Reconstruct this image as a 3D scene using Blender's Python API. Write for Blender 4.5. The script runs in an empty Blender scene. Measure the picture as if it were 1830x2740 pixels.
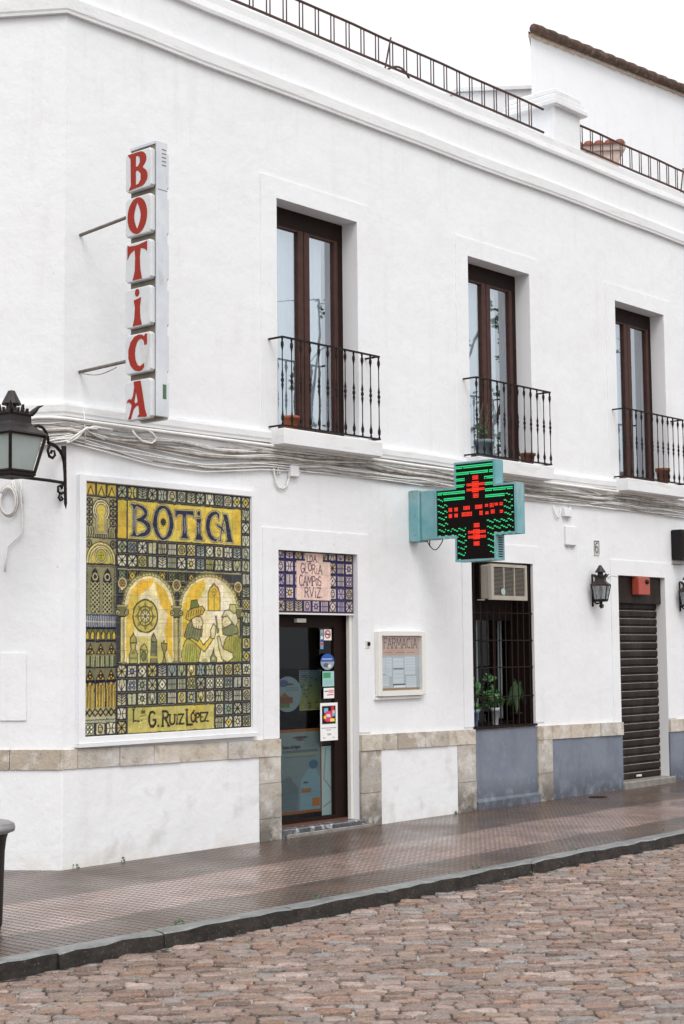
import bpy, math, random
import numpy as np
from mathutils import Matrix, Vector
random.seed(7)
RNG = np.random.default_rng(11)
S = bpy.context.scene
COL = S.collection

# ------------------------------------------------------------------ camera
FPX, PCX, PCY = 4200.0, 915.0, 1370.0            # focal length and centre, in pixels of the 1830 x 2740 photograph
YAW, PIT, ROL = [math.radians(a) for a in (41.41, 5.13, -0.568)]
_f = np.array([math.cos(YAW)*math.cos(PIT), math.sin(YAW)*math.cos(PIT), math.sin(PIT)])
_r = np.array([math.sin(YAW), -math.cos(YAW), 0.0])
_u = np.cross(_r, _f)
_c, _s = math.cos(ROL), math.sin(ROL)
_R, _U = _c*_r + _s*_u, -_s*_r + _c*_u
CAM = np.array([-7.65106, -9.62746, 1.62])
cd = bpy.data.cameras.new('camera')
cam = bpy.data.objects.new('camera', cd); COL.objects.link(cam)
M = Matrix(((_R[0], _U[0], -_f[0], CAM[0]), (_R[1], _U[1], -_f[1], CAM[1]), (_R[2], _U[2], -_f[2], CAM[2]), (0, 0, 0, 1)))
cam.matrix_world = M
cd.sensor_fit = 'HORIZONTAL'; cd.sensor_width = 36.0; cd.lens = FPX/1830.0*36.0
cd.clip_start = 0.1; cd.clip_end = 600.0
S.camera = cam

def _ray(px, py): return _R*(px-PCX)/FPX - _U*(py-PCY)/FPX + _f
def onw(px, py, y=0.0):                           # a point of a plane parallel to the facade -> (x, z)
    d = _ray(px, py); P = CAM + d*(y-CAM[1])/d[1]; return P[0], P[2]
def onx(px, py, x):                               # a point of a plane square to the facade -> (y, z)
    d = _ray(px, py); P = CAM + d*(x-CAM[0])/d[0]; return P[1], P[2]

# ------------------------------------------------------------------ world (overcast) and sun
SUN_EL, SUN_AZ = math.radians(52), math.radians(235)   # azimuth of the veiled sun, behind and above the camera
w = bpy.data.worlds.new('World'); S.world = w; w.use_nodes = True
nt = w.node_tree; nt.nodes.clear()
out = nt.nodes.new('ShaderNodeOutputWorld'); add = nt.nodes.new('ShaderNodeAddShader')
b1 = nt.nodes.new('ShaderNodeBackground'); b2 = nt.nodes.new('ShaderNodeBackground')
sky = nt.nodes.new('ShaderNodeTexSky'); sky.sky_type = 'NISHITA'; sky.sun_disc = False
sky.sun_elevation = SUN_EL; sky.sun_rotation = math.radians(90) - SUN_AZ
sky.air_density = 1.0; sky.dust_density = 4.0; sky.ozone_density = 1.0
b1.inputs['Strength'].default_value = 0.05
nt.links.new(sky.outputs[0], b1.inputs['Color'])
tc = nt.nodes.new('ShaderNodeTexCoord'); sx = nt.nodes.new('ShaderNodeSeparateXYZ')
nt.links.new(tc.outputs['Generated'], sx.inputs[0])
mr = nt.nodes.new('ShaderNodeMapRange'); mr.inputs[1].default_value = 0.0; mr.inputs[2].default_value = 1.0
mr.inputs[3].default_value = 0.56; mr.inputs[4].default_value = 1.45   # overcast: brighter towards the zenith
nt.links.new(sx.outputs[2], mr.inputs[0])
b2.inputs['Color'].default_value = (1.0, 0.985, 0.96, 1)
dt = nt.nodes.new('ShaderNodeVectorMath'); dt.operation = 'DOT_PRODUCT'; nt.links.new(tc.outputs['Generated'], dt.inputs[0])
dt.inputs[1].default_value = (math.cos(SUN_AZ)*math.cos(SUN_EL), math.sin(SUN_AZ)*math.cos(SUN_EL), math.sin(SUN_EL))
m2 = nt.nodes.new('ShaderNodeMapRange'); m2.inputs[1].default_value = -0.4; m2.inputs[2].default_value = 1.0; m2.inputs[3].default_value = 0.0; m2.inputs[4].default_value = 0.22
nt.links.new(dt.outputs['Value'], m2.inputs[0])
sm = nt.nodes.new('ShaderNodeMath'); sm.operation = 'ADD'; nt.links.new(mr.outputs[0], sm.inputs[0]); nt.links.new(m2.outputs[0], sm.inputs[1])
nt.links.new(sm.outputs[0], b2.inputs['Strength'])
nt.links.new(b1.outputs[0], add.inputs[0]); nt.links.new(b2.outputs[0], add.inputs[1])
nt.links.new(add.outputs[0], out.inputs['Surface'])
sd = bpy.data.lights.new('sun', 'SUN'); sd.energy = 0.9; sd.angle = math.radians(25); sd.color = (1.0, 0.995, 0.985)
so = bpy.data.objects.new('sun', sd); COL.objects.link(so)
dv = Vector((math.cos(SUN_AZ)*math.cos(SUN_EL), math.sin(SUN_AZ)*math.cos(SUN_EL), math.sin(SUN_EL)))
so.rotation_euler = dv.to_track_quat('Z', 'Y').to_euler(); so.location = (-6, -10, 14)
S.view_settings.view_transform = 'Standard'; S.view_settings.look = 'None'
S.view_settings.gamma = 1.0; S.view_settings.exposure = 0.08; S.view_settings.use_curve_mapping = False

# ------------------------------------------------------------------ materials
def lin(c):
    return tuple(((v/255.0)/12.92 if v/255.0 <= 0.04045 else ((v/255.0+0.055)/1.055)**2.4) for v in c)
def mat(name, base, rough=0.7, noise=None, bump=None, metal=0.0, spec=None, stain=None, attr=False, rvar=None, emit=None, coat=0.0):
    """base colour linear; noise = (scale, amount, second colour); bump = (scale, strength, distance); stain = list of (scale, lo, hi, colour, amount)"""
    m = bpy.data.materials.new(name); m.use_nodes = True
    t = m.node_tree; n = t.nodes; L = t.links
    bs = n['Principled BSDF']; bs.inputs['Roughness'].default_value = rough; bs.inputs['Metallic'].default_value = metal
    if spec is not None: bs.inputs['Specular IOR Level'].default_value = spec
    bs.inputs['Coat Weight'].default_value = coat; bs.inputs['Coat Roughness'].default_value = 0.08
    geo = n.new('ShaderNodeNewGeometry'); pos = geo.outputs['Position']
    if attr:
        a = n.new('ShaderNodeAttribute'); a.attribute_name = 'Col'; cur = a.outputs['Color']
    else:
        r = n.new('ShaderNodeRGB'); r.outputs[0].default_value = (*base, 1); cur = r.outputs[0]
    def mixc(fac, a, b, ty='MIX'):
        x = n.new('ShaderNodeMix'); x.data_type = 'RGBA'; x.blend_type = ty
        if isinstance(fac, float): x.inputs[0].default_value = fac
        else: L.new(fac, x.inputs[0])
        L.new(a, x.inputs[6])
        if isinstance(b, tuple): x.inputs[7].default_value = (*b[:3], 1)
        else: L.new(b, x.inputs[7])
        return x.outputs[2]
    def nz(scale, detail=6.0, rgh=0.6, stretch=None):
        x = n.new('ShaderNodeTexNoise'); x.inputs['Scale'].default_value = scale; x.inputs['Detail'].default_value = detail
        x.inputs['Roughness'].default_value = rgh
        if stretch:
            mp = n.new('ShaderNodeMapping'); mp.inputs['Scale'].default_value = stretch; L.new(pos, mp.inputs[0]); L.new(mp.outputs[0], x.inputs['Vector'])
        else: L.new(pos, x.inputs['Vector'])
        return x.outputs['Fac']
    def ramp(src, lo, hi, amt):
        x = n.new('ShaderNodeMapRange'); x.inputs[1].default_value = lo; x.inputs[2].default_value = hi
        x.inputs[3].default_value = 0; x.inputs[4].default_value = amt; L.new(src, x.inputs[0]); return x.outputs[0]
    if noise:
        sc, amt, c2 = noise
        cur = mixc(ramp(nz(sc), 0.35, 0.65, amt), cur, c2)
    for st in (stain or []):
        sc, lo, hi, c2, amt = st[:5]
        f = ramp(nz(sc, stretch=st[5] if len(st) > 5 and st[5] else None), lo, hi, amt)
        if len(st) > 6:                              # limited to a height range above the ground (splash and damp)
            sz = n.new('ShaderNodeSeparateXYZ'); L.new(pos, sz.inputs[0])
            g = ramp(sz.outputs[2], st[6][0], st[6][1], 1.0)
            mm = n.new('ShaderNodeMath'); mm.operation = 'MULTIPLY'; L.new(f, mm.inputs[0]); L.new(g, mm.inputs[1]); f = mm.outputs[0]
        cur = mixc(f, cur, c2)
    L.new(cur, bs.inputs['Base Color'])
    if rvar:
        L.new(ramp(nz(rvar[0]), 0.3, 0.7, 1.0), (x := n.new('ShaderNodeMapRange')).inputs[0])
        x.inputs[3].default_value = rvar[1]; x.inputs[4].default_value = rvar[2]; L.new(x.outputs[0], bs.inputs['Roughness'])
    if bump:
        prev = None
        for sc, stg, dist in (bump if isinstance(bump, list) else [bump]):
            b = n.new('ShaderNodeBump'); b.inputs['Strength'].default_value = stg; b.inputs['Distance'].default_value = dist
            L.new(nz(sc), b.inputs['Height'])
            if prev: L.new(prev, b.inputs['Normal'])
            prev = b.outputs['Normal']
        L.new(prev, bs.inputs['Normal'])
    if emit:
        bs.inputs['Emission Color'].default_value = (*emit[0], 1); bs.inputs['Emission Strength'].default_value = emit[1]
    return m

M_ = {}
M_['plaster'] = mat('white_plaster', (0.775, 0.795, 0.82), 0.85, noise=(0.7, 0.5, (0.745, 0.755, 0.78)),
    bump=[(1.8, 0.7, 0.03), (14, 0.22, 0.004), (120, 0.35, 0.0014)],
    stain=[(2.2, 0.50, 0.66, (0.68, 0.68, 0.675), 0.18), (7.0, 0.54, 0.68, (0.58, 0.565, 0.545), 0.18, (1, 1, 0.12)), (22, 0.69, 0.74, (0.40, 0.36, 0.31), 0.45), (3.4, 0.54, 0.66, (0.46, 0.45, 0.43), 0.38, None, (0.75, 0.55)),
           (5, 0.36, 0.66, (0.50, 0.44, 0.33), 0.5, None, (0.16, -0.02))])
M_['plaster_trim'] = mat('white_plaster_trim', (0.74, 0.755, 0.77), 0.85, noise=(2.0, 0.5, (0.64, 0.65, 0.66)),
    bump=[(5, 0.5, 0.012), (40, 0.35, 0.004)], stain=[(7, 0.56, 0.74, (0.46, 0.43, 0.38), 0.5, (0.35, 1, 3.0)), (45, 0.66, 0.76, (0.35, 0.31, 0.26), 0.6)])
M_['plaster_jamb'] = mat('white_plaster_reveal', (0.74, 0.745, 0.77), 0.85, bump=(20, 0.3, 0.004))
M_['blue'] = mat('blue_grey_paint', (0.155, 0.185, 0.24), 0.6, noise=(2.2, 0.8, (0.20, 0.225, 0.275)),
    bump=[(6, 0.4, 0.01), (60, 0.3, 0.002)], stain=[(4, 0.32, 0.50, (0.065, 0.075, 0.095), 0.9, None, (0.34, 0.08)), (14, 0.55, 0.72, (0.27, 0.29, 0.33), 0.5), (5, 0.5, 0.7, (0.11, 0.125, 0.155), 0.6, (1, 1, 0.3)), (50, 0.66, 0.72, (0.32, 0.32, 0.33), 0.5)])
M_['stone'] = mat('weathered_limestone', (0.4, 0.36, 0.3), 0.8, attr=True, bump=[(9, 0.8, 0.02), (70, 0.7, 0.006)],
    noise=(7, 0.5, (0.40, 0.33, 0.25)), stain=[(8, 0.53, 0.63, (0.30, 0.25, 0.19), 0.6), (30, 0.64, 0.70, (0.07, 0.055, 0.04), 0.85), (5, 0.52, 0.62, (0.62, 0.60, 0.57), 0.8),
           (6, 0.34, 0.52, (0.09, 0.08, 0.07), 0.85, None, (0.42, 0.08))])
M_['iron'] = mat('black_iron', (0.010, 0.008, 0.0075), 0.6, spec=0.2, noise=(40, 0.5, (0.028, 0.016, 0.011)), bump=(90, 0.4, 0.002))
M_['rust_iron'] = mat('rusty_iron', (0.045, 0.022, 0.016), 0.7, noise=(30, 0.7, (0.10, 0.035, 0.02)), bump=(90, 0.4, 0.002))
M_['lantern_roof'] = mat('lantern_sheet_metal', (0.016, 0.017, 0.022), 0.45, spec=0.3, noise=(25, 0.6, (0.05, 0.03, 0.022)), bump=(60, 0.5, 0.004))
M_['wood'] = mat('brown_painted_wood', (0.050, 0.021, 0.016), 0.5, spec=0.2, noise=(12, 0.5, (0.085, 0.04, 0.034)), bump=(50, 0.2, 0.002))
M_['dark_wood'] = mat('dark_brown_wood', (0.014, 0.007, 0.0055), 0.6, spec=0.15, noise=(12, 0.5, (0.02, 0.010, 0.008)), bump=(50, 0.2, 0.002))
M_['shutter'] = mat('brown_shutter_paint', (0.013, 0.0075, 0.006), 0.5, spec=0.22, noise=(16, 0.5, (0.02, 0.012, 0.010)), stain=[(6, 0.45, 0.7, (0.045, 0.038, 0.034), 0.7, (1, 1, 0.4)), (40, 0.62, 0.75, (0.12, 0.1, 0.09), 0.5)])
M_['interior'] = mat('dark_interior', (0.010, 0.007, 0.006), 0.9, spec=0.1)
M_['shop_floor'] = mat('red_shop_floor', (0.12, 0.05, 0.035), 0.3)
M_['curtain'] = mat('white_net_curtain', (0.66, 0.72, 0.76), 0.9, noise=(3.0, 0.5, (0.56, 0.63, 0.68)))
M_['cable'] = mat('white_painted_cable', (0.80, 0.795, 0.78), 0.55, noise=(14, 0.5, (0.62, 0.60, 0.57)), stain=[(30, 0.64, 0.74, (0.2, 0.17, 0.14), 0.7)])
M_['cable_grey'] = mat('grey_painted_cable', (0.50, 0.49, 0.47), 0.6, noise=(14, 0.8, (0.22, 0.19, 0.16)))
M_['cable_dark'] = mat('dark_cable', (0.15, 0.13, 0.11), 0.7, noise=(9, 0.9, (0.45, 0.42, 0.38)))  # dark cable with paler mottling
M_['wire'] = mat('dark_wire', (0.03, 0.03, 0.03), 0.5)
M_['acrylic'] = mat('milky_acrylic', (0.66, 0.68, 0.70), 0.4, noise=(6, 0.5, (0.52, 0.55, 0.58)), stain=[(9, 0.58, 0.75, (0.36, 0.33, 0.26), 0.4, (1, 1, 0.3))])
M_['sign_metal'] = mat('pale_sign_metal', (0.62, 0.65, 0.69), 0.4, noise=(5, 0.5, (0.42, 0.46, 0.52)), stain=[(12, 0.6, 0.75, (0.25, 0.2, 0.13), 0.5, (1, 1, 0.3))])
M_['sign_under'] = mat('dark_sign_frame', (0.16, 0.14, 0.11), 0.7, noise=(14, 0.6, (0.27, 0.25, 0.18)))  # darker than the sign metal, for the core and the vents
M_['red_letter'] = mat('red_vinyl', (0.30, 0.018, 0.007), 0.5, spec=0.25, noise=(18, 0.4, (0.38, 0.035, 0.014)))
M_['pole'] = mat('grey_pipe', (0.13, 0.11, 0.10), 0.6, noise=(20, 0.6, (0.3, 0.27, 0.24)))
M_['teal'] = mat('teal_enamel', (0.115, 0.33, 0.37), 0.4, noise=(3.5, 0.85, (0.25, 0.43, 0.47)), stain=[(7, 0.58, 0.70, (0.25, 0.20, 0.10), 0.75, (1, 1, 0.35)), (60, 0.66, 0.74, (0.05, 0.06, 0.05), 0.6)], bump=(9, 0.2, 0.004))
M_['led_black'] = mat('black_led_panel', (0.007, 0.004, 0.004), 0.7, spec=0.1)
M_['led_green'] = mat('green_led', (0.0, 0.1, 0.04), 0.5, emit=((0.03, 0.85, 0.28), 1.0))
M_['led_red'] = mat('red_led', (0.1, 0.0, 0.0), 0.5, emit=((1.0, 0.035, 0.012), 1.1))
M_['led_red_halo'] = mat('dim_red_led', (0.05, 0.0, 0.0), 0.5, emit=((0.8, 0.02, 0.008), 0.35))
M_['terracotta'] = mat('terracotta', (0.36, 0.105, 0.045), 0.8, noise=(14, 0.6, (0.25, 0.08, 0.04)), bump=(50, 0.3, 0.003))
M_['old_terracotta'] = mat('old_brown_terracotta', (0.17, 0.055, 0.03), 0.8, noise=(14, 0.6, (0.10, 0.045, 0.028)), bump=(50, 0.3, 0.003))
M_['rooftile'] = mat('weathered_roof_tile', (0.11, 0.055, 0.038), 0.9, noise=(6, 0.9, (0.035, 0.030, 0.022)), bump=(30, 0.6, 0.02), stain=[(9, 0.56, 0.7, (0.28, 0.19, 0.13), 0.7)])
M_['red_tile'] = mat('red_roof_tile', (0.26, 0.085, 0.055), 0.85, noise=(9, 0.7, (0.14, 0.07, 0.05)))
M_['bluepot'] = mat('blue_grey_pot', (0.10, 0.15, 0.18), 0.5, noise=(14, 0.5, (0.16, 0.2, 0.22)))
M_['bluepot2'] = mat('light_blue_pot', (0.20, 0.29, 0.52), 0.4)
M_['whitepot'] = mat('pale_pot', (0.45, 0.47, 0.52), 0.4)
M_['leaf'] = mat('fresh_green_leaf', (0.055, 0.17, 0.055), 0.5, noise=(30, 0.8, (0.15, 0.30, 0.12)))
M_['leaf_dark'] = mat('dark_green_leaf', (0.03, 0.085, 0.03), 0.55, noise=(30, 0.8, (0.06, 0.13, 0.045)))
M_['dry'] = mat('dry_twig', (0.11, 0.085, 0.055), 0.8)
M_['bark'] = mat('bark', (0.06, 0.045, 0.035), 0.9, bump=(20, 0.5, 0.02))
M_['ac'] = mat('aged_cream_plastic', (0.40, 0.37, 0.32), 0.5, noise=(6, 0.6, (0.32, 0.29, 0.24)))
M_['ac_grille'] = mat('ac_fins', (0.022, 0.018, 0.015), 0.6, spec=0.2, noise=(14, 0.6, (0.05, 0.042, 0.035)))
M_['white_paint'] = mat('white_painted_metal', (0.72, 0.715, 0.68), 0.35)
M_['white_plastic'] = mat('white_plastic', (0.66, 0.65, 0.62), 0.5, noise=(20, 0.4, (0.5, 0.47, 0.43)))
M_['alarm'] = mat('red_alarm_plastic', (0.40, 0.07, 0.045), 0.4, noise=(20, 0.5, (0.30, 0.05, 0.035)))
M_['marble'] = mat('dark_marble_step', (0.05, 0.055, 0.065), 0.18, noise=(9, 0.9, (0.14, 0.145, 0.16)), stain=[(14, 0.55, 0.62, (0.45, 0.47, 0.5), 0.8)])
M_['threshold'] = mat('stone_threshold', (0.26, 0.245, 0.225), 0.6, noise=(12, 0.8, (0.15, 0.135, 0.12)), bump=(30, 0.5, 0.005))
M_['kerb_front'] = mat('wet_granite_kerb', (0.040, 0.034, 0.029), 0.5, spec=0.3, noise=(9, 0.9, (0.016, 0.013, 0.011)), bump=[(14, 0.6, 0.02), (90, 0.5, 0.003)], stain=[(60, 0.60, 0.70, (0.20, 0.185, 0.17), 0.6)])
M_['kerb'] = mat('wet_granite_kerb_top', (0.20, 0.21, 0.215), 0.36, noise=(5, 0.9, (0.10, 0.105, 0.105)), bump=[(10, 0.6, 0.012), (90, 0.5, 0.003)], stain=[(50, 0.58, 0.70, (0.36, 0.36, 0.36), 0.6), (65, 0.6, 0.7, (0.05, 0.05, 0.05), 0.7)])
M_['lid'] = mat('cast_metal_lid', (0.30, 0.31, 0.32), 0.35, metal=0.6, bump=(30, 0.4, 0.004), noise=(12, 0.6, (0.2, 0.2, 0.21)))
M_['bin'] = mat('black_painted_metal', (0.010, 0.009, 0.009), 0.5, spec=0.2)
M_['paint'] = mat('painted_tiles', (1, 1, 1), 0.45, spec=0.22, attr=True, bump=(9, 0.08, 0.003))
M_['print'] = mat('printed_paper', (1, 1, 1), 0.6, spec=0.2, attr=True)
M_['mortar'] = mat('cobble_mortar', (0.42, 0.40, 0.385), 0.5, noise=(7, 0.9, (0.17, 0.15, 0.14)), bump=[(16, 0.8, 0.02), (120, 0.6, 0.004)], stain=[(8, 0.46, 0.52, (0.022, 0.017, 0.014), 0.95)])
M_['cobble'] = mat('pink_granite_setts', (1, 1, 1), 0.4, attr=True, rvar=(8, 0.16, 0.42), noise=(18, 0.45, (0.15, 0.10, 0.08)),
    bump=[(24, 1.0, 0.03), (80, 0.9, 0.010)], stain=[(60, 0.56, 0.68, (0.44, 0.40, 0.385), 0.55), (75, 0.60, 0.70, (0.05, 0.04, 0.035), 0.7)])

def glass_mat(name, refl, tint):
    m = bpy.data.materials.new(name); m.use_nodes = True
    t = m.node_tree; n = t.nodes; n.clear(); L = t.links
    o = n.new('ShaderNodeOutputMaterial'); mx = n.new('ShaderNodeMixShader')
    tr = n.new('ShaderNodeBsdfTransparent'); tr.inputs[0].default_value = (*tint, 1)
    gl = n.new('ShaderNodeBsdfGlossy'); gl.inputs['Roughness'].default_value = 0.015; gl.inputs[0].default_value = (0.86, 0.93, 1.0, 1)
    mx.inputs[0].default_value = refl
    g = n.new('ShaderNodeNewGeometry'); nz = n.new('ShaderNodeTexNoise'); nz.inputs['Scale'].default_value = 1.6
    b = n.new('ShaderNodeBump'); b.inputs['Strength'].default_value = 0.05; b.inputs['Distance'].default_value = 0.02
    L.new(g.outputs['Position'], nz.inputs['Vector']); L.new(nz.outputs['Fac'], b.inputs['Height']); L.new(b.outputs[0], gl.inputs['Normal'])
    L.new(tr.outputs[0], mx.inputs[1]); L.new(gl.outputs[0], mx.inputs[2]); L.new(mx.outputs[0], o.inputs[0])
    return m
M_['glass'] = glass_mat('window_glass', 0.50, (0.85, 0.90, 0.93))
M_['door_glass'] = glass_mat('shop_glass', 0.045, (0.82, 0.86, 0.86))
M_['case_glass'] = glass_mat('case_glass', 0.16, (0.92, 0.95, 0.96))
def frost():
    m = mat('frosted_lantern_glass', (0.36, 0.42, 0.42), 0.25, noise=(6, 0.6, (0.30, 0.35, 0.31)))
    return m
M_['frost'] = frost()
M_['lantern_clear'] = glass_mat('lantern_clear_glass', 0.3, (0.62, 0.68, 0.68))

# pavement: embossed cement tiles, wet
def pavement_mat():
    m = bpy.data.materials.new('wet_embossed_paving'); m.use_nodes = True
    t = m.node_tree; n = t.nodes; L = t.links; bs = n['Principled BSDF']
    g = n.new('ShaderNodeNewGeometry'); sp = n.new('ShaderNodeSeparateXYZ'); L.new(g.outputs['Position'], sp.inputs[0])
    def mth(op, a, b=None, c=None):
        x = n.new('ShaderNodeMath'); x.operation = op
        for i, v in enumerate((a, b, c)):
            if v is None: continue
            if isinstance(v, (int, float)): x.inputs[i].default_value = v
            else: L.new(v, x.inputs[i])
        return x.outputs[0]
    def smooth(v, lo, hi):
        x = n.new('ShaderNodeMapRange'); x.interpolation_type = 'SMOOTHSTEP'; x.inputs[1].default_value = lo; x.inputs[2].default_value = hi
        L.new(v, x.inputs[0]); return x.outputs[0]
    def nz(s, d=6):
        x = n.new('ShaderNodeTexNoise'); x.inputs['Scale'].default_value = s; x.inputs['Detail'].default_value = d
        L.new(g.outputs['Position'], x.inputs['Vector']); return x.outputs['Fac']
    def wave(v, pitch):                                            # 0 in the groove, 1 on the stud
        fr = mth('FRACT', mth('DIVIDE', v, pitch)); d = mth('ABSOLUTE', mth('SUBTRACT', fr, 0.5)); return smooth(d, 0.46, 0.26)
    gx = wave(sp.outputs[0], 0.0667); gy = wave(sp.outputs[1], 0.0500)
    stud = mth('MULTIPLY', gx, mth('MAXIMUM', gy, 0.25))
    tx = smooth(mth('ABSOLUTE', mth('SUBTRACT', mth('FRACT', mth('DIVIDE', sp.outputs[0], 0.2)), 0.5)), 0.5, 0.48)
    def mix(f, a, b):
        x = n.new('ShaderNodeMix'); x.data_type = 'RGBA'
        if isinstance(f, float): x.inputs[0].default_value = f
        else: L.new(f, x.inputs[0])
        for i, v in ((6, a), (7, b)):
            if isinstance(v, tuple): x.inputs[i].default_value = (*v, 1)
            else: L.new(v, x.inputs[i])
        return x.outputs[2]
    yw = mth('ADD', sp.outputs[1], mth('MULTIPLY', mth('SUBTRACT', nz(0.8), 0.5), 0.35))
    band = mth('MULTIPLY', smooth(yw, -2.02, -1.96), smooth(yw, -1.00, -1.12))       # paler band down the middle, with an uneven edge
    col = mix(band, (0.160, 0.092, 0.062), (0.48, 0.325, 0.28))
    col = mix(smooth(nz(1.3), 0.4, 0.66), col, mix(band, (0.085, 0.046, 0.030), (0.33, 0.225, 0.195)))
    vn = n.new('ShaderNodeTexVoronoi'); vn.feature = 'F1'; vn.inputs['Scale'].default_value = 1.0; vn.inputs['Randomness'].default_value = 0.0
    mp = n.new('ShaderNodeMapping'); mp.inputs['Scale'].default_value = (5, 5, 0.0); L.new(g.outputs['Position'], mp.inputs[0]); L.new(mp.outputs[0], vn.inputs['Vector'])
    hs = n.new('ShaderNodeSeparateColor'); L.new(vn.outputs['Color'], hs.inputs[0])
    col = mix(mth('MULTIPLY', hs.outputs[0], 0.42), col, (0.13, 0.105, 0.095))
    col = mix(mth('MULTIPLY', mth('SUBTRACT', 1.0, stud), 0.97), col, (0.030, 0.024, 0.020))
    col = mix(smooth(nz(90, 3), 0.66, 0.74), col, (0.40, 0.36, 0.32))
    col = mix(smooth(nz(70, 3), 0.62, 0.70), col, (0.03, 0.024, 0.02))
    L.new(col, bs.inputs['Base Color'])
    r = n.new('ShaderNodeMapRange'); r.inputs[1].default_value = 0.35; r.inputs[2].default_value = 0.65
    r.inputs[3].default_value = 0.15; r.inputs[4].default_value = 0.40; L.new(nz(1.1), r.inputs[0])
    L.new(r.outputs[0], bs.inputs['Roughness'])
    bp = n.new('ShaderNodeBump'); bp.inputs['Strength'].default_value = 1.0; bp.inputs['Distance'].default_value = 0.010; L.new(stud, bp.inputs['Height'])
    b2_ = n.new('ShaderNodeBump'); b2_.inputs['Strength'].default_value = 0.35; b2_.inputs['Distance'].default_value = 0.01
    L.new(nz(14), b2_.inputs['Height']); L.new(bp.outputs[0], b2_.inputs['Normal']); L.new(b2_.outputs[0], bs.inputs['Normal'])
    return m
M_['paving'] = pavement_mat()

# ------------------------------------------------------------------ mesh helpers
OFF = {}
def gz(x): return 0.0047*max(0.0, x)              # the street climbs very slightly to the right
class MB:
    def __init__(s): s.v = []; s.f = []; s.c = []; s.smooth = False
    def poly(s, pts, col=None):
        i = len(s.v); s.v += [tuple(p) for p in pts]; s.f.append(tuple(range(i, i+len(pts)))); s.c.append(col); return s
    def box(s, x0, x1, y0, y1, z0, z1, col=None):
        p = [(x0,y0,z0),(x1,y0,z0),(x1,y1,z0),(x0,y1,z0),(x0,y0,z1),(x1,y0,z1),(x1,y1,z1),(x0,y1,z1)]
        return s.hexa(p, col)
    def hexa(s, p, col=None):
        i = len(s.v); s.v += [tuple(q) for q in p]
        for f in ((3,2,1,0),(4,5,6,7),(0,1,5,4),(1,2,6,5),(2,3,7,6),(3,0,4,7)):
            s.f.append(tuple(i+k for k in f)); s.c.append(col)
        return s
    def bbox(s, x0, x1, y0, y1, z0, z1, b=0.01, col=None):
        """box with bevelled edges (chamfer b): 3 rings of 8 in plan"""
        def ring(z, ins):
            a = b; X0, X1, Y0, Y1 = x0+ins, x1-ins, y0+ins, y1-ins
            return [(X0+a,Y0,z),(X1-a,Y0,z),(X1,Y0+a,z),(X1,Y1-a,z),(X1-a,Y1,z),(X0+a,Y1,z),(X0,Y1-a,z),(X0,Y0+a,z)]
        s.loft([ring(z0, b), ring(z0+b, 0), ring(z1-b, 0), ring(z1, b)], col=col); return s
    def loft(s, rings, closed=True, cap=True, col=None):
        i = len(s.v); n = len(rings[0])
        for r in rings: s.v += [tuple(p) for p in r]
        for k in range(len(rings)-1):
            for j in range(n if closed else n-1):
                a, b = i+k*n+j, i+k*n+(j+1) % n
                s.f.append((a, b, b+n, a+n)); s.c.append(col)
        if cap and closed:
            s.f.append(tuple(i+j for j in reversed(range(n)))); s.c.append(col)
            s.f.append(tuple(i+(len(rings)-1)*n+j for j in range(n))); s.c.append(col)
        return s
    def tube(s, pts, r, n=8, col=None):
        P = [Vector(p) for p in pts]; rings = []; R = r if isinstance(r, (list, tuple)) else [r]*len(P)
        up = None
        for k, p in enumerate(P):
            d = (P[min(k+1, len(P)-1)] - P[max(k-1, 0)])
            if d.length < 1e-9: d = Vector((0, 0, 1))
            d.normalize()
            if up is None: up = Vector((0, 0, 1)) if abs(d.z) < 0.9 else Vector((1, 0, 0))
            a = d.cross(up)
            if a.length < 1e-4: up = Vector((0, 1, 0)); a = d.cross(up)
            a.normalize(); b = a.cross(d); up = b if abs(d.dot(b)) < 0.9 else up
            rings.append([p + (a*math.cos(t) + b*math.sin(t))*R[k] for t in [2*math.pi*j/n for j in range(n)]])
        return s.loft(rings, col=col)
    def lathe(s, prof, c=(0, 0, 0), n=16, col=None, rot=0.0):
        rings = [[(c[0]+r*math.cos(2*math.pi*j/n+rot), c[1]+r*math.sin(2*math.pi*j/n+rot), c[2]+z) for j in range(n)] for r, z in prof]
        return s.loft(rings, col=col)
    def prism_y(s, pts, y0, y1, col=None):            # pts in (x, z), extruded along y
        return s.loft([[(x, y0, z) for x, z in pts], [(x, y1, z) for x, z in pts]], col=col)
    def prism_x(s, pts, x0, x1, col=None):            # pts in (y, z)
        return s.loft([[(x0, y, z) for y, z in pts], [(x1, y, z) for y, z in pts]], col=col)
    def build(s, name, m, parent=None, smooth=None):
        off = OFF.get(parent.name, (0, 0, 0)) if parent else (0, 0, 0)
        me = bpy.data.meshes.new(name)
        me.from_pydata([(a-off[0], b-off[1], c-off[2]) for a, b, c in s.v], [], s.f)
        if any(c is not None for c in s.c):
            at = me.attributes.new('Col', 'FLOAT_COLOR', 'CORNER'); buf = []
            for f, c in zip(s.f, s.c):
                buf += list((*(c or (0.5, 0.5, 0.5)), 1.0))*len(f)
            at.data.foreach_set('color', buf)
        if (s.smooth if smooth is None else smooth): me.shade_smooth()
        me.materials.append(M_[m] if isinstance(m, str) else m)
        o = bpy.data.objects.new(name, me); COL.objects.link(o)
        if parent: o.parent = parent; OFF[o.name] = off
        fix_normals(me)
        return o
def fix_normals(me):
    import bmesh
    b = bmesh.new(); b.from_mesh(me); bmesh.ops.recalc_face_normals(b, faces=b.faces); b.to_mesh(me); b.free()
def tag(o, label=None, cat=None, group=None, kind=None):
    if label: o['label'] = label
    if cat: o['category'] = cat
    if group: o['group'] = group
    if kind: o['kind'] = kind
    return o
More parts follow.
